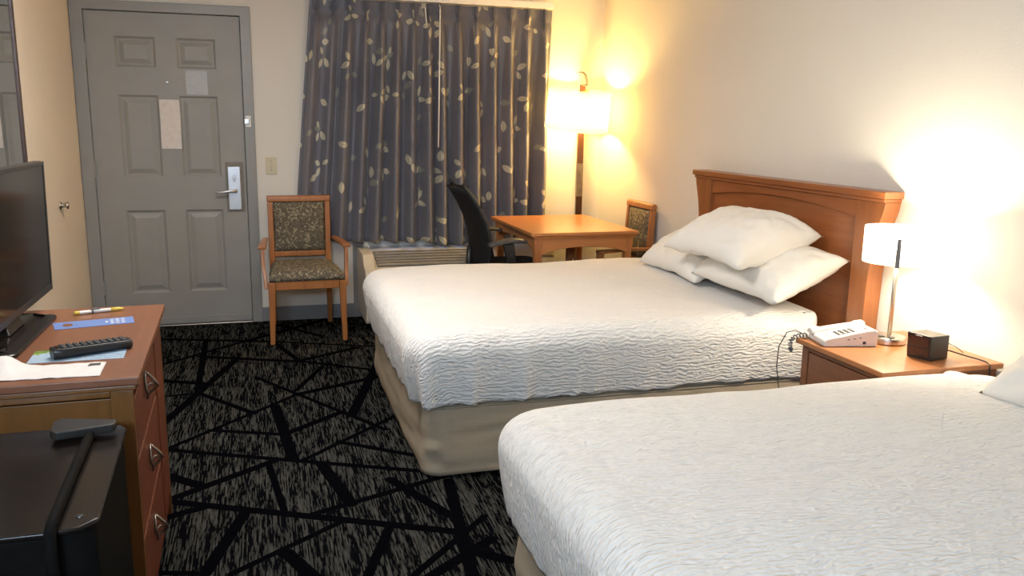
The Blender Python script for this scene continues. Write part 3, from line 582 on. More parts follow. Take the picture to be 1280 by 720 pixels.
# ------------------------------------------------------------------ curtains, track
def curtain(label, xt0, xt1, xb0, xb1, zb0, zb1, n, seed, uoff):
    t = thing('curtain', label, 'curtain', ((xb0+xb1)/2, 5.88, zb0), 'leaf print curtains')
    bm = nb(); uvl = bm.loops.layers.uv.new('UVMap'); NS, NZ = n*26, 70; zt = 2.172; G = {}; uvs = {}
    amp = [0.72+0.5*random.random() for _ in range(n+2)]; sh = [0.22*(random.random()-0.5) for _ in range(n+2)]
    drift = [0.5*(random.random()-0.5) for _ in range(n+2)]
    for j in range(NZ+1):
        f = j/NZ; f = f**1.35                                         # 0 top .. 1 bottom
        for i in range(NS+1):
            s = i/NS; ph = s*n; k = min(int(ph), n-1); loc = ph-k-0.5      # -0.5..0.5, 0 = pleat centre
            zb = zb0 + (zb1-zb0)*s + 0.008*nz(s*7, seed); z = zt*(1-f) + zb*f; dz = zt-z
            x = (xt0 + (xt1-xt0)*s)*(1-f) + (xb0 + (xb1-xb0)*s)*f
            ridge = math.cos(2*PI*loc)                                  # +1 at pleat
            head = 1-sm(0.075, 0.22, dz); pinch = math.exp(-((dz-0.088)/0.028)**2)
            a = amp[k]*(1-abs(loc)*0.0)
            a *= 0.55+0.45*sm(0.15, 0.42, s) if n == 8 else 1.0
            body = (0.028+0.042*sm(0.1, 0.6, dz)+0.008*f)*a*(ridge*0.8+0.2*math.cos(4*PI*loc+drift[k]*3))
            top3 = math.exp(-(loc/0.20)**2)*(0.024+0.018*math.cos(2*PI*loc/0.13)) - 0.014
            y = body*(1-head) + top3*head*(1-pinch*0.75) + pinch*(0.050*math.exp(-(loc/0.085)**2)-0.018) + 0.012*drift[k]*sm(0.3, 1.2, dz)*math.sin(4*PI*loc+6*drift[k])
            x += (math.sin(2*PI*loc)*0.016*(pinch*1.1 + 0.5*sm(0.2, 1.0, dz)*a)) * (-1 if pinch > 0.3 else 1) + 0.02*sh[k]*dz*math.cos(PI*loc)
            x += 0.010*nz(s*n*0.5+seed, z*0.9)*sm(0.1, 0.8, dz); y += 0.010*nz(s*n*0.8, z*1.6, seed)*sm(0.15, 0.7, dz) + 0.004*nz(s*n*3, z*4, seed)*sm(0.08, 0.3, dz)
            v = bm.verts.new((x, 5.918-max(-0.055, y) + 0.012*(1-sm(0.1, 0.4, s))*(n == 8), z)); G[i, j] = v; uvs[v] = (uoff + s*n*0.185, z)
    for i in range(NS):
        for j in range(NZ): bm.faces.new((G[i, j], G[i+1, j], G[i+1, j+1], G[i, j+1]))
    for f in bm.faces:
        for l in f.loops: l[uvl].uv = uvs[l.vert]
    o = obj('curtain_panel', bm, 'leaf', t, smooth=True, recalc=False); s_ = o.modifiers.new('s', 'SOLIDIFY'); s_.thickness = 0.0015
    return t
cl = curtain('left grey curtain panel with pale leaf print, flaring behind the wooden armchair', 0.352, 1.195, 0.200, 1.184, 0.560, 0.540, 8, 2.0, 0.0)
cr = curtain('right grey curtain panel with pale leaf print, behind the black desk chair', 1.160, 2.035, 1.182, 2.02, 0.510, 0.535, 7, 9.0, 3.0)
bm = nb(); tube(bm, [(1.205, 5.84, 2.128), (1.188, 5.828, 1.21)], 0.005, 8); obj('wand', bm, 'bright', cr, smooth=True)['label'] = 'thin white pull wand'
bm = nb(); tube(bm, [(1.205, 5.865, 2.16), (1.205, 5.845, 2.148), (1.205, 5.84, 2.128)], 0.003, 6); obj('wand_hook', bm, 'bright', cr)
bm = nb(); tube(bm, [(1.103, 5.845, 2.14), (1.112, 5.84, 2.02)], 0.004, 8); obj('wand', bm, 'bright', cl, smooth=True)['label'] = 'short white end of a pull wand'
t = thing('curtain_track', 'white curtain track along the wall above both curtains', 'curtain rail', (1.2, 5.92, 2.18))
bm = nb(); box(bm, 0.33, 2.037, 5.895, 5.925, 2.180, 2.222); obj('rail', bm, 'bright', t, 0.003)
for x in (0.45, 1.2, 1.95):
    bm = nb(); box(bm, x-0.015, x+0.015, 5.926, YB-0.0005, 2.187, 2.212); obj('bracket', bm, 'bright', t)

# ------------------------------------------------------------------ air conditioner under the window
t = thing('air_conditioner', 'beige wall air conditioner under the window, behind the far bed', 'air conditioner', (1.08, 5.72, 0.06))
AX0, AX1 = 0.628, 1.533
capo = [(5.975, 0.06), (5.48, 0.06), (5.455, 0.09), (5.455, 0.36), (5.462, 0.395), (5.49, 0.418), (5.56, 0.432), (5.60, 0.470), (5.63, 0.498), (5.66, 0.506), (5.975, 0.508)]
for a, b in ((AX0, AX0+0.075), (AX1-0.075, AX1)):
    bm = nb(); prism(bm, capo, 'x', a, b); obj('end_cap', bm, 'ac', t, 0.006)
bm = nb(); prism(bm, [(5.975, 0.06), (5.48, 0.06), (5.46, 0.09), (5.46, 0.36), (5.468, 0.390), (5.50, 0.408), (5.56, 0.416), (5.865, 0.487), (5.872, 0.498), (5.975, 0.500)], 'x', AX0+0.0755, AX1-0.0755); obj('front_cover', bm, 'ac', t, 0.004)
bm = nb(); gx0, gx1 = AX0+0.10, AX1-0.10
sl = lambda y: 0.416+(y-5.56)*0.2328
for k in range(6):
    y = 5.605+0.047*k; z = sl(y)+0.002
    prism(bm, [(y-0.008, z), (y+0.008, z+0.003), (y+0.004, z+0.014), (y-0.010, z+0.011)], 'x', gx0, gx1)
gr_ = bm; bm = nb(); prism(bm, [(5.585, sl(5.585)+0.0004), (5.862, sl(5.862)+0.0004), (5.862, sl(5.862)+0.0016), (5.585, sl(5.585)+0.0016)], 'x', gx0-0.004, gx1+0.004); obj('grille_shade', bm, 'key', t)['label'] = 'dark sheet for the shade in the air outlet'  # dark sheet stands in for the shade between the slats
bm = gr_
obj('grille', bm, 'grille', t)['label'] = 'brown slatted outlet grille'

# ------------------------------------------------------------------ writing table
TX0, TX1, TY0, TY1, TZ = 1.536, 2.238, 4.758, 5.705, 0.740
t = thing('writing_table', 'orange wood rectangular table in the corner by the floor lamp', 'table', ((TX0+TX1)/2, (TY0+TY1)/2, 0))
bm = nb(); box(bm, TX0, TX1, TY0, TY1, TZ-0.022, TZ); obj('table_top', bm, 'table', t, 0.006, seg=3)
bm = nb(); box(bm, TX0+0.012, TX1-0.012, TY0+0.012, TY1-0.012, TZ-0.034, TZ-0.0225); obj('moulding', bm, 'table', t, 0.004)
def arch(a, b, zt, zlow, rise): return [(a, zt), (a, zlow)] + [(a+(b-a)*i/16, zlow+rise*math.sin(PI*i/16)**0.6) for i in range(1, 16)] + [(b, zlow), (b, zt)]
for y in (TY0+0.03, TY1-0.05):
    bm = nb(); prism(bm, arch(TX0+0.075, TX1-0.065, TZ-0.0345, 0.600, 0.045), 'y', y, y+0.018); obj('apron', bm, 'table', t, 0.002)
for x in (TX0+0.03, TX1-0.05):
    bm = nb(); prism(bm, arch(TY0+0.075, TY1-0.075, TZ-0.0345, 0.630, 0.035), 'x', x, x+0.018); obj('apron', bm, 'table', t, 0.002)
for sx, x in ((1, TX0+0.024), (-1, TX1-0.024)):
    for sy, y in ((1, TY0+0.024), (-1, TY1-0.024)):
        bm = nb(); sec = []
        for z, o_, w in ((TZ-0.0345, 0.0, 0.056), (0.66, 0.004, 0.050), (0.60, 0.009, 0.045), (0.50, 0.011, 0.043), (0.0, 0.012, 0.032)):
            sec.append(rect(x+sx*(o_+w/2), y+sy*(o_+w/2), z, w, w))
        sweep(bm, sec); obj('leg', bm, 'table_z', t, 0.003)

# ------------------------------------------------------------------ wooden armchairs (front towards -y when built)
def armchair(label):
    t = thing('armchair', label, 'chair', (0, 0, 0), 'wooden armchairs with floral fabric')
    for s in (-1, 1):
        bm = nb(); sec = [rect(s*0.224, -0.255, 0.0, 0.028, 0.030), rect(s*0.219, -0.253, 0.20, 0.036, 0.038), rect(s*0.216, -0.25, 0.395, 0.042, 0.042)]; sweep(bm, sec); obj('leg', bm, 'chairwood', t, 0.004)
        bm = nb(); sec = [rect(s*0.190, 0.285, 0.0, 0.030, 0.034), rect(s*0.186, 0.262, 0.25, 0.034, 0.040), rect(s*0.185, 0.255, 0.42, 0.036, 0.042), rect(s*0.186, 0.258, 0.64, 0.034, 0.038), rect(s*0.187, 0.268, 0.8445, 0.034, 0.030)]; sweep(bm, sec); obj('leg', bm, 'chairwood', t, 0.004)
        bm = nb(); sec = []
        for f_ in range(9):
            u = f_/8; y = 0.262-0.40*u; x = s*(0.224+0.038*u); z = 0.598+0.006*math.sin(PI*u)-0.004*u; w = 0.030+0.022*u; h = 0.022
            sec.append([(x-w/2, y, z-h/2), (x+w/2, y, z-h/2), (x+w/2, y, z+h/2), (x-w/2, y, z+h/2)])
        sweep(bm, sec); arm = obj('arm_rest', bm, 'chairwood', t, 0.006, seg=3)
        bm = nb(); sec = []
        for z, y, x in ((0.586, -0.112, 0.258), (0.53, -0.118, 0.260), (0.47, -0.135, 0.257), (0.41, -0.165, 0.250), (0.345, -0.19, 0.2478)):
            sec.append(rect(s*x, y, z, 0.022, 0.046))
        sweep(bm, sec); obj('arm_support', bm, 'chairwood', t, 0.004)
        bm = nb(); prism(bm, [(-0.228, 0.345), (0.234, 0.345), (0.234, 0.402), (-0.228, 0.402)], 'x', s*0.2115-0.012, s*0.2115+0.012)
        for v in bm.verts:
            if v.co.y > 0: v.co.x -= s*0.026
        obj('side_rail', bm, 'chairwood', t, 0.002)
    bm = nb(); box(bm, -0.1945, 0.1945, -0.266, -0.244, 0.345, 0.402); obj('front_rail', bm, 'chairwood', t, 0.003)
    bm = nb(); box(bm, -0.166, 0.166, 0.240, 0.262, 0.345, 0.402); obj('rear_rail', bm, 'chairwood', t, 0.003)
    bm = nb(); prism(bm, [(0.250, 0.845), (0.284, 0.845), (0.289, 0.872), (0.279, 0.886), (0.258, 0.884), (0.250, 0.872)], 'x', -0.206, 0.206); obj('top_rail', bm, 'chairwood', t, 0.005, seg=3)
    bm = nb(); box(bm, -0.167, 0.167, 0.250, 0.276, 0.476, 0.512); obj('lower_rail', bm, 'chairwood', t, 0.004)
    # cushions
    def cushion(name, fn, nu=20, nv=20):
        bm = nb(); G = {}
        for s in (0, 1):
            for i in range(nu+1):
                for j in range(nv+1):
                    edge = i in (0, nu) or j in (0, nv)
                    G[s, i, j] = bm.verts.new(fn(-1+2*i/nu, -1+2*j/nv, s))
            for i in range(nu):
                for j in range(nv): bm.faces.new([G[s, i, j], G[s, i+1, j], G[s, i+1, j+1], G[s, i, j+1]])
        bd = [(i, 0) for i in range(nu)] + [(nu, j) for j in range(nv)] + [(i, nv) for i in range(nu, 0, -1)] + [(0, j) for j in range(nv, 0, -1)]
        for k in range(len(bd)):
            a, b = bd[k], bd[(k+1) % len(bd)]; bm.faces.new((G[0, a[0], a[1]], G[0, b[0], b[1]], G[1, b[0], b[1]], G[1, a[0], a[1]]))
        return obj(name, bm, 'uph', t, smooth=True)
    def seat(u, v, s):
        y = -0.275+0.255*(v+1); w = 0.236-0.040*(v+1)/2; dome = (max(0, (1-u**4)*(1-v**4)))**0.35
        return (u*w*(1-0.02*v*v), y, 0.4025 if s == 0 else 0.425+0.052*dome)
    cushion('seat', seat)
    def back(u, v, s):
        z = 0.512+0.1663*(v+1); yc = 0.258+0.010*(v+1)/2; dome = (max(0, (1-u**4)*(1-v**4)))**0.4
        return (u*0.167, yc+0.008 if s == 0 else yc-0.006-0.020*dome, z)
    cushion('backrest', back)
    return t
ac1 = armchair('wooden armchair with floral seat standing alone between door and curtain')
ac2 = copy_tree(ac1); ac2['label'] = 'wooden armchair with floral back tucked between table and right wall'
ac1.location = (0.243, 5.582, 0); ac1.rotation_euler = (0, 0, math.radians(2))
ac2.location = (2.150, 5.135, 0); ac2.rotation_euler = (0, 0, math.radians(-91))

# ------------------------------------------------------------------ black desk chair facing the table (+x)
DCX, DCY = 1.44, 5.115
t = thing('desk_chair', 'black mesh swivel chair with armrests pushed up to the orange table', 'chair', (DCX, DCY, 0))
bm = nb(); secs = []
prof = [(0.50, 1.268, 0.20), (0.56, 1.272, 0.222), (0.64, 1.274, 0.238), (0.72, 1.262, 0.245), (0.80, 1.238, 0.243), (0.88, 1.200, 0.236), (0.95, 1.158, 0.222), (0.995, 1.128, 0.20)]
for z, x, w in prof:
    front = [(x + 0.055*abs(k/8)**2.2 - 0.0, DCY+w*k/8, z) for k in range(-8, 9)]
    back_ = [(x - 0.022 + 0.055*abs(k/8)**2.2, DCY+w*k/8, z) for k in range(8, -9, -1)]
    secs.append(front + back_)
sweep(bm, secs); obj('backrest', bm, 'blackmatte', t, smooth=True)
bm = nb()
for s in (-1, 1):
    tube(bm, [(x+0.044, DCY+s*w, z) for z, x, w in prof] + [(1.110+0.044, DCY+s*0.185, 1.022)], 0.0105, 8)
tube(bm, [(1.129+0.030+0.018*(abs(k)/6)**2, DCY+0.0335*k, 1.0+0.008*(abs(k)/6)**2) for k in range(-6, 7)], 0.010, 8)
obj('back_frame', bm, 'black', t, smooth=True)
bm = nb(); tube(bm, [(1.245, DCY, 0.62), (1.235, DCY, 0.50), (1.28, DCY, 0.43), (1.40, DCY, 0.415)], 0.02, 10); obj('back_bracket', bm, 'black', t, smooth=True)
slab('seat', 'blackmatte', t, 1.262, 1.725, DCY-0.235, DCY+0.235, 0.445, 0.515, 0.03, 0.09)
for s in (-1, 1):
    bm = nb(); ya = DCY+s*0.278
    secs = []
    for i in range(9):
        u = i/8; x = 1.292+0.236*u; z = 0.664+0.030*math.sin(min(1, u*1.2)*PI/2) - 0.012*max(0, u-0.7)/0.3; w = 0.030 + 0.016*math.sin(PI*u)
        secs.append([(x, ya-w, z-0.011), (x, ya+w, z-0.011), (x, ya+w, z+0.004), (x, ya+w*0.6, z+0.011), (x, ya-w*0.6, z+0.011), (x, ya-w, z+0.004)])
    sweep(bm, secs); pad = obj('arm_rest', bm, 'armgrey', t, 0.003)
    bm = nb(); sec = [rect(1.45, ya, 0.50, 0.055, 0.024), rect(1.43, ya, 0.58, 0.060, 0.026), rect(1.415, ya, 0.668, 0.070, 0.028)]; sweep(bm, sec); up = obj('arm_post', bm, 'black', t, 0.004)
    bm = nb(); tube(bm, [(1.452, ya, 0.505), (1.458, ya-s*0.02, 0.455), (1.47, ya-s*0.10, 0.432), (1.48, DCY+s*0.05, 0.43)], 0.014, 8); obj('arm_bracket', bm, 'black', t, smooth=True)
    bm = nb(); box(bm, 1.428, 1.442, ya-0.017, ya-0.0125, 0.59, 0.608); obj('adjust_button', bm, 'bezel', up)
bm = nb(); box(bm, 1.40, 1.58, DCY-0.07, DCY+0.07, 0.405, 0.444); obj('tilt_box', bm, 'black', t, 0.006)
bm = nb(); lathe(bm, [(0.028, 0.09), (0.028, 0.27), (0.016, 0.27), (0.016, 0.404)], 1.49, DCY, 20); obj('gas_lift', bm, 'black', t)
bm = nb(); lathe(bm, [(0.045, 0.075), (0.045, 0.12), (0.03, 0.125)], 1.49, DCY, 20)
for k in range(5):
    a = 2*PI*k/5+0.3; c, s_ = math.cos(a), math.sin(a); tube(bm, [(1.49+0.03*c, DCY+0.03*s_, 0.105), (1.49+0.15*c, DCY+0.15*s_, 0.095), (1.49+0.265*c, DCY+0.265*s_, 0.070)], [0.022, 0.018, 0.014], 8)
base = obj('star_base', bm, 'black', t, smooth=True)
for k in range(5):
    a = 2*PI*k/5+0.3; x, y = 1.49+0.265*math.cos(a), DCY+0.265*math.sin(a); bm = nb(); lathe(bm, [(0.0, -0.02), (0.022, -0.02), (0.027, -0.012), (0.027, 0.012), (0.022, 0.02), (0, 0.02)], 0, 0, 18)
    xform(bm, Matrix.Translation((x, y, 0.0275)) @ Matrix.Rotation(a, 4, 'Z') @ Matrix.Rotation(PI/2, 4, 'X')); obj('caster', bm, 'black', base)

# ------------------------------------------------------------------ floor lamp in the corner
FX, FY = 2.172, 5.735
t = thing('floor_lamp', 'lit floor lamp with white drum shade on dark pole behind the table', 'lamp', (FX, FY, 0))
PX, PY = 2.240, 5.83
bm = nb(); lathe(bm, [(0.0, 0.0), (0.145, 0.0), (0.15, 0.006), (0.148, 0.018), (0.02, 0.03), (0.0, 0.03)], PX, PY-0.01, 40); obj('base', bm, 'darkwood', t, smooth=False, bevel=0.002)
bm = nb(); box(bm, PX-0.024, PX+0.024, PY-0.011, PY+0.011, 0.028, 1.66); pole = obj('pole', bm, 'darkwood', t, 0.002)
bm = nb(); box(bm, PX-0.0245, PX+0.0245, PY-0.0115, PY+0.0115, 0.86, 1.10); obj('pole_reflection', bm, 'bronze', pole, 0.001)['label'] = 'greyish reflection painted on the glossy pole'  # grey band painted in for a reflection on the glossy wood
bm = nb(); box(bm, PX-0.085, PX-0.058, PY+0.0, PY+0.018, 0.028, 0.70); box(bm, PX-0.085, PX-0.02, PY, PY+0.018, 0.70, 0.718); obj('side_strut', bm, 'darkwood', pole, 0.002)
arc = [(PX+0.012, 1.655), (PX+0.010, 1.69), (PX-0.002, 1.725), (PX-0.020, 1.742), (PX-0.042, 1.745), (PX-0.062, 1.743)]
bm = nb(); sweep(bm, [[(x-0.003, y, z-0.004), (x-0.003, y+0.024, z-0.004), (x+0.003, y+0.024, z+0.004), (x+0.003, y, z+0.004)] for x, z in arc for y in [PY-0.075]]); obj('hook', bm, 'bronze', t)
bm = nb(); box(bm, PX-0.01, PX+0.014, PY-0.075, PY+0.010, 1.650, 1.662); obj('hook_bracket', bm, 'bronze', t, 0.001)
bm = nb(); tube(bm, [(PX-0.045, PY-0.063, 1.742), (PX-0.045, PY-0.063, 1.54)], 0.004, 8); obj('hanger_rod', bm, 'nickel', t)
SR, Z0, Z1 = 0.222, 1.345, 1.618; FXc, FYc = FX, FY-0.02
TL = Matrix.Translation((FXc, FYc, 1.48)) @ Matrix.Rotation(math.radians(7), 4, 'X') @ Matrix.Rotation(math.radians(2), 4, 'Y') @ Matrix.Translation((-FXc, -FYc, -1.48))
bm = nb(); lathe(bm, [(SR*1.02, Z0), (SR, Z1), (SR-0.003, Z1), (SR*1.02-0.003, Z0)], FXc, FYc, 72, closed=True); xform(bm, TL); sh = obj('lamp_shade', bm, 'shade_warm', t, smooth=True)
bm = nb()
for a in (0.9, 0.9+2*PI/3, 0.9+4*PI/3): tube(bm, [(FXc, FYc, Z1-0.012), (FXc+(SR-0.004)*math.cos(a), FYc+(SR-0.004)*math.sin(a), Z1-0.012)], 0.002, 6)
xform(bm, TL); obj('shade_ring', bm, 'nickel', sh)
bm = nb(); lathe(bm, [(0.0, 1.43), (0.018, 1.435), (0.030, 1.455), (0.033, 1.475), (0.026, 1.505), (0.014, 1.53), (0.0, 1.538)], FXc, FYc, 24); obj('bulb', bm, 'glow_floor', t, smooth=True)

# ------------------------------------------------------------------ dresser at the left with what lies on it
DX_0, DX_1, DY0, DY1 = -1.0, -0.342, 2.188, 3.03
t = thing('dresser', 'long red-brown wooden dresser with drawers against the left wall', 'dresser', (-0.67, 2.59, 0))
bm = nb(); box(bm, DX_0-0.01, -0.323, DY0-0.018, DY1+0.012, 0.738, 0.760); obj('dresser_top', bm, 'dresser_top', t, 0.004)
bm = nb(); box(bm, DX_0, -0.333, DY0-0.008, DY1, 0.722, 0.7375); obj('moulding', bm, 'dresser_side', t, 0.004)
def end_panel(y, s):
    bm = nb(); box(bm, DX_0, DX_0+0.06, y, y+s*0.022, 0.0, 0.7215); box(bm, DX_1-0.052, DX_1, y, y+s*0.022, 0.0, 0.7215)
    box(bm, DX_0+0.0605, DX_1-0.0525, y, y+s*0.022, 0.706, 0.7215); box(bm, DX_0+0.0605, DX_1-0.0525, y, y+s*0.022, 0.06, 0.12); box(bm, DX_0+0.055, DX_1-0.048, y+s*0.010, y+s*0.020, 0.10, 0.70)
    return obj('end_panel', bm, 'dresser_side', t, 0.002)
end_panel(DY0, 1); end_panel(DY1-0.022, 1)
bm = nb(); box(bm, DX_0, DX_1-0.022, DY0+0.023, DY1-0.023, 0.06, 0.08); box(bm, DX_0, DX_0+0.012, DY0+0.023, DY1-0.023, 0.08, 0.7215)
box(bm, DX_1-0.03, DX_1-0.006, DY0+0.023, DY1-0.023, 0.695, 0.7215); box(bm, DX_1-0.03, DX_1-0.006, DY0+0.023, DY1-0.023, 0.04, 0.085)
box(bm, DX_1-0.03, DX_1-0.006, 2.765, 2.79, 0.085, 0.695); obj('carcass', bm, 'dresser_front', t, 0.002)
def pull(parent, y, z):
    x = DX_1+0.003; bm = nb()
    pts = [(x, y, z+0.038), (x+0.010, y-0.004, z+0.030), (x+0.024, y-0.006, z+0.014), (x+0.032, y-0.002, z-0.002), (x+0.020, y+0.006, z-0.018), (x+0.006, y+0.002, z-0.028), (x+0.003, y-0.004, z-0.042)]
    tube(bm, pts, [0.003, 0.0042, 0.0045, 0.005, 0.0045, 0.004, 0.003], 8)
    tube(bm, [(x+0.001, y, z+0.038), (x+0.002, y-0.018, z+0.016), (x+0.003, y-0.024, z-0.006), (x+0.006, y-0.014, z-0.024), (x+0.005, y-0.003, z-0.034)], [0.003, 0.0035, 0.004, 0.004, 0.003], 8)
    tube(bm, [(x+0.001, y-0.022, z-0.004), (x+0.012, y-0.006, z+0.004), (x+0.025, y-0.004, z)], 0.0028, 8)
    obj('pull', bm, 'bronze', parent, smooth=True)
for z0, z1, zp in ((0.535, 0.690, 0.655), (0.315, 0.525, 0.440), (0.090, 0.305, 0.225)):
    bm = nb(); box(bm, DX_1-0.024, DX_1, DY0+0.027, 2.760, z0, z1); d = obj('drawer', bm, 'dresser_front', t, 0.004); pull(d, 2.449, zp)
bm = nb(); box(bm, DX_1-0.024, DX_1, 2.795, DY1-0.027, 0.090, 0.690); obj('door', bm, 'dresser_front', t, 0.004)

# television
dr = t; dr.rotation_euler = (0, 0, math.radians(1.7))
t = thing('television', 'black flat screen television standing on the dresser', 'television', (-0.74, 2.66, 0.760))
TVX, TY_0, TY_1, TVZ0, TVZ1 = -0.70, 2.345, 3.135, 0.812, 1.243
tilt = Matrix.Translation((TVX, 0, TVZ0)) @ Matrix.Rotation(math.radians(1.0), 4, 'Y') @ Matrix.Translation((-TVX, 0, -TVZ0))
bm = nb(); box(bm, TVX-0.028, TVX, TY_0, TY_1, TVZ0, TVZ1); xform(bm, tilt); obj('cabinet', bm, 'black', t, 0.005)
bm = nb(); box(bm, TVX+0.0005, TVX+0.003, TY_0+0.014, TY_1-0.014, TVZ0+0.022, TVZ1-0.014); xform(bm, tilt); obj('screen', bm, 'screen', t)
bm = nb()
for b6 in ((TY_0+0.001, TY_1-0.001, TVZ1-0.0135, TVZ1-0.001), (TY_0+0.001, TY_1-0.001, TVZ0+0.001, TVZ0+0.0215), (TY_0+0.001, TY_0+0.0135, TVZ0+0.0215, TVZ1-0.0135), (TY_1-0.0135, TY_1-0.001, TVZ0+0.0215, TVZ1-0.0135)):
    box(bm, TVX+0.0002, TVX+0.005, b6[0], b6[1], b6[2], b6[3])
xform(bm, tilt); obj('bezel', bm, 'bezel', t, 0.001)
bm = nb(); box(bm, TVX-0.058, TVX-0.0285, TY_0+0.10, TY_1-0.10, TVZ0+0.05, TVZ1-0.09); xform(bm, tilt); obj('rear_housing', bm, 'black', t, 0.01)
bm = nb(); sweep(bm, [rect(-0.725, 2.665, 0.783, 0.07, 0.17), rect(-0.722, 2.665, 0.80, 0.045, 0.14), rect(-0.722, 2.665, 0.86, 0.03, 0.14)]); obj('stand_neck', bm, 'black', t, 0.004)
bm = nb(); P = outline(-0.84, -0.638, 2.41, 2.92, 0.03, 0.03, 0.02); rings = []
for ins, z in ((0, 0.7605), (0, 0.769), (0.006, 0.773), (0.03, 0.775), (0.06, 0.783)): rings.append([bm.verts.new((*(p-nn*ins), z)) for p, nn in P])
for A, B in zip(rings, rings[1:]):
    for k in range(len(P)): bm.faces.new((A[k], A[(k+1) % len(P)], B[(k+1) % len(P)], B[k]))
bm.faces.new(rings[0][::-1]); bm.faces.new(rings[-1]); obj('stand_base', bm, 'gloss', t, 0.001)

ZT = 0.7603
def quad_sheet(name, mat, pts, thick=0.0008, z=ZT):
    bm = nb(); prism(bm, pts, 'z', z, z+thick); return obj(name, bm, mat)
# blue door hanger card
bm = nb(); c4 = [Vector(p) for p in ((-0.637, 2.828), (-0.414, 2.874), (-0.398, 2.782), (-0.612, 2.735))]
def cpt(u, v): return c4[0].lerp(c4[1], u).lerp(c4[3].lerp(c4[2], u), v)
prism(bm, [tuple(cpt(*q)) for q in ((0, 0), (1, 0), (1, 1), (0, 1))], 'z', ZT, ZT+0.0008)
t = tag(obj('door_hanger', bm, 'blue'), 'blue printed door hanger card lying on the dresser beside the pen', 'card')
bm = nb(); prism(bm, [tuple(cpt(0.17+0.065*math.cos(a), 0.5+0.23*math.sin(a))) for a in [2*PI*k/20 for k in range(20)]], 'z', ZT+0.0007, ZT+0.0012); obj('hanger_hole', bm, 'dresser_top', t)['label'] = 'oval hole showing the brown dresser top'
for k in range(3):
    for r_ in range(5):
        u0 = 0.70+0.07*k; v0 = 0.16+0.15*r_; ln = 0.04+0.012*((k+r_) % 2)
        bm = nb(); prism(bm, [tuple(cpt(*q)) for q in ((u0, v0), (u0+ln, v0), (u0+ln, v0+0.05), (u0, v0+0.05))], 'z', ZT+0.0007, ZT+0.0011); obj('print_line', bm, 'white', t)
bm = nb(); prism(bm, [tuple(cpt(*q)) for q in ((0.64, 0.42), (0.67, 0.42), (0.67, 0.56), (0.64, 0.56))], 'z', ZT+0.0007, ZT+0.0011); obj('print_mark', bm, 'white', t)
# pen
t = thing('pen', 'white and yellow ballpoint pen on the dresser top', 'pen', (-0.525, 2.955, ZT))
a_, b_2 = Vector((-0.593, 2.932, ZT+0.0065)), Vector((-0.458, 2.978, ZT+0.0065)); P_ = lambda s: a_.lerp(b_2, s)
bm = nb(); tube(bm, [P_(0.0), P_(0.05), P_(0.36)], [0.0045, 0.006, 0.006], 10); tube(bm, [P_(0.38), P_(0.74)], 0.006, 10); obj('barrel', bm, 'white', t, smooth=True)
bm = nb(); tube(bm, [P_(-0.02), P_(0.09)], 0.0063, 10); obj('grip', bm, 'yellow', t, smooth=True)
bm = nb(); tube(bm, [P_(0.74), P_(0.92), P_(1.0), P_(1.03)], [0.0063, 0.0058, 0.003, 0.001], 10); obj('tip', bm, 'yellow', t, smooth=True)
bm = nb(); tube(bm, [P_(0.32)+Vector((0, 0, 0.005)), P_(0.34)+Vector((0, 0, 0.008)), P_(0.52)+Vector((0, 0, 0.008))], 0.0022, 8); tube(bm, [P_(0.34), P_(0.37)], 0.0068, 10); obj('clip', bm, 'key', t, smooth=True)
# information card under the remote: sky blue with a green foliage corner
b = NB('printed_info_card'); p = b.sep(b.obj()); nn_ = b.noise(b.obj(), 60, 3)
tt = b.math('ADD', b.math('MULTIPLY', p[0], -3.2), b.math('MULTIPLY', p[1], 5.0)); gmask = b.math('GREATER_THAN', b.math('ADD', tt, b.math('MULTIPLY', b.math('SUBTRACT', nn_, 0.5), 0.5)), 0.42)
strip = b.math('GREATER_THAN', b.math('SINE', b.math('MULTIPLY', p[1], 330.0)), 0.55); right = b.math('GREATER_THAN', p[0], -0.01); txt = b.math('MULTIPLY', b.math('MULTIPLY', strip, right), b.math('GREATER_THAN', b.noise(b.obj(), 140, 1), 0.42))
cc = b.mix(gmask, b.mix(txt, (0.42, 0.55, 0.68), (0.16, 0.25, 0.40)), b.ramp(nn_, [(0.4, (0.10, 0.20, 0.03)), (0.6, (0.34, 0.46, 0.10))])); b.base(cc); b.set(Roughness=0.35)
M['info'] = b.m
tag(quad_sheet('info_card', 'info', [(-0.608, 2.487), (-0.377, 2.502), (-0.371, 2.366), (-0.602, 2.364)]), 'sky blue and green printed card lying under the remote control', 'card')
# white paper strip with a curled end
bm = nb(); G = {}; NI, NJ = 30, 10
for i in range(NI+1):
    for j in range(NJ+1):
        u, v = i/NI, j/NJ; pnt = Vector((-0.655, 2.338)).lerp(Vector((-0.408, 2.334)), u).lerp(Vector((-0.640, 2.214)).lerp(Vector((-0.403, 2.208)), u), v)
        z = ZT+0.0012 + 0.004*abs(nz(u*5, v*2, 4)) + 0.030*sm(0.30, 0.05, u)*sm(0.9, 0.1, v); G[i, j] = bm.verts.new((pnt.x, pnt.y+0.004*nz(u*6, 2), z))
for i in range(NI):
    for j in range(NJ): bm.faces.new((G[i, j], G[i+1, j], G[i+1, j+1], G[i, j+1]))
M['slip'] = plain('white_paper', (0.74, 0.70, 0.68), 0.7, var=0.04)
o = obj('paper_slip', bm, 'slip', smooth=True); o.modifiers.new('s', 'SOLIDIFY').thickness = 0.0006; tag(o, 'crumpled white paper slip at the front edge of the dresser top', 'paper')
bm = nb(); prism(bm, [(-0.443, 2.316), (-0.418, 2.318), (-0.417, 2.300), (-0.446, 2.297)], 'z', ZT+0.0036, ZT+0.0042); obj('print_mark', bm, 'armgrey', o)['label'] = 'small grey printed mark'
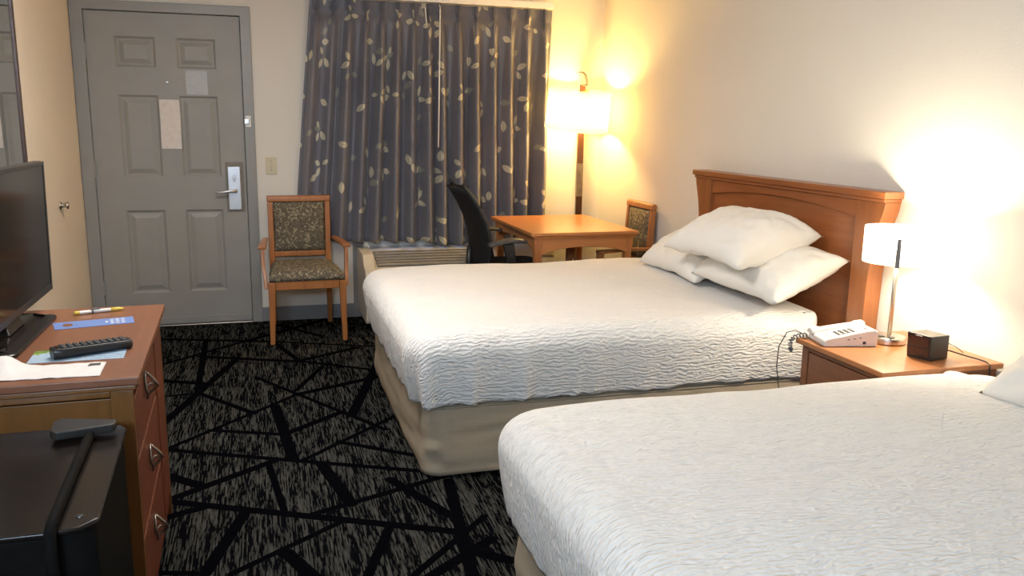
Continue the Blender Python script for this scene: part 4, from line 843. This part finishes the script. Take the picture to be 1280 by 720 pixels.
# remote
t = thing('remote_control', 'black television remote control lying across the printed card', 'remote control', (-0.455, 2.437, ZT+0.001))
RM = Matrix.Translation((-0.459, 2.440, ZT+0.0012)) @ Matrix.Rotation(math.atan2(0.085, 0.17), 4, 'Z') @ Matrix.Diagonal((1.02, 1.2, 1.3, 1))
bm = nb(); secs = []
for i in range(13):
    s = i/12; x = -0.098+0.196*s; k = abs(2*s-1); w = 0.0235*(1-0.25*max(0, k-0.85)/0.15); h = 0.022-0.004*s
    secs.append([(x, -w*0.72, 0.0), (x, w*0.72, 0.0), (x, w, 0.007), (x, w, h*0.75), (x, w*0.8, h), (x, -w*0.8, h), (x, -w, h*0.75), (x, -w, 0.007)])
sweep(bm, secs); xform(bm, RM); obj('body', bm, 'black', t, 0.0015)
for i in range(10):
    for j in range(3):
        x = -0.070+0.0165*i; y = -0.0125+0.0125*j; h = 0.022-0.004*(x+0.098)/0.196; bm = nb(); box(bm, x-0.0055, x+0.0055, y-0.0042, y+0.0042, h-0.0005, h+0.003); xform(bm, RM); obj('button', bm, 'armgrey', t, 0.001)
bm = nb(); lathe(bm, [(0, 0), (0.004, 0), (0.004, 0.002), (0, 0.002)], 0, 0, 12); xform(bm, RM @ Matrix.Translation((-0.086, 0.0, 0.0215))); obj('power_button', bm, 'display', t)

# ------------------------------------------------------------------ mirror on the left wall
t = thing('wall_mirror', 'tall dark-framed mirror on the left wall behind the television', 'mirror', (XL+0.02, 4.0, 0.45))
MX0, MX1, MY0, MY1, MZ0, MZ1 = XL+0.001, XL+0.062, 3.30, 4.53, 0.55, 2.05
bm = nb()
for b6 in ((MY0, MY0+0.03, MZ0, MZ1), (MY1-0.03, MY1, MZ0, MZ1), (MY0+0.03, MY1-0.03, MZ0, MZ0+0.03), (MY0+0.03, MY1-0.03, MZ1-0.03, MZ1)): box(bm, MX0, XL+0.040, b6[0], b6[1], b6[2], b6[3])
obj('frame', bm, 'mframe', t, 0.003)
bm = nb(); box(bm, MX0+0.004, XL+0.032, MY0+0.0305, MY1-0.0305, MZ0+0.0305, MZ1-0.0305); obj('mirror_glass', bm, 'mirror', t)

# ------------------------------------------------------------------ black box with T-shaped bar, near end of the dresser
BZ = 0.670
t = thing('black_case', 'black box with glossy rounded top and T-shaped bar at the dresser end', 'box', (-0.56, 1.81, 0))
def casing_outline(ins):
    pts = [(-0.80, 2.095), (-0.80, 1.545), (-0.400, 1.545), (-0.345, 1.555), (-0.318, 1.585), (-0.338, 2.065), (-0.350, 2.090), (-0.385, 2.100)]
    c = Vector((-0.57, 1.8)); return [tuple(c + (Vector(p)-c)*(1-ins) + Vector((0.008, 0))) for p in pts]
bm = nb(); prism(bm, casing_outline(0.03), 'z', 0.0, BZ-0.0125); obj('body', bm, 'matteblack', t, 0.008)
bm = nb(); prism(bm, casing_outline(0.0), 'z', BZ-0.012, BZ); obj('top_plate', bm, 'gloss', t, 0.004)
bm = nb(); prism(bm, [(-0.470, 2.085), (-0.482, 2.065), (-0.478, 2.005), (-0.462, 1.985), (-0.352, 2.012), (-0.346, 2.022), (-0.346, 2.048)], 'z', BZ+0.0105, BZ+0.030); cb = obj('crossbar', bm, 'bezel', t, 0.003); cb['label'] = 'grey wedge crosspiece'
bm = nb(); tube(bm, [(-0.398, 2.03, BZ+0.012), (-0.392, 1.80, BZ+0.010), (-0.382, 1.56, BZ+0.010), (-0.381, 1.536, BZ+0.002), (-0.381, 1.530, BZ-0.03), (-0.381, 1.536, 0.30)], 0.0105, 10); obj('handle_stem', bm, 'matteblack', t, smooth=True)
bm = nb(); lathe(bm, [(0.0, 0), (0.007, 0), (0.006, 0.002), (0, 0.0025)], -0.345, 1.60, 14); xform(bm, Matrix.Translation((0, 0, BZ))); obj('screw', bm, 'black', t)
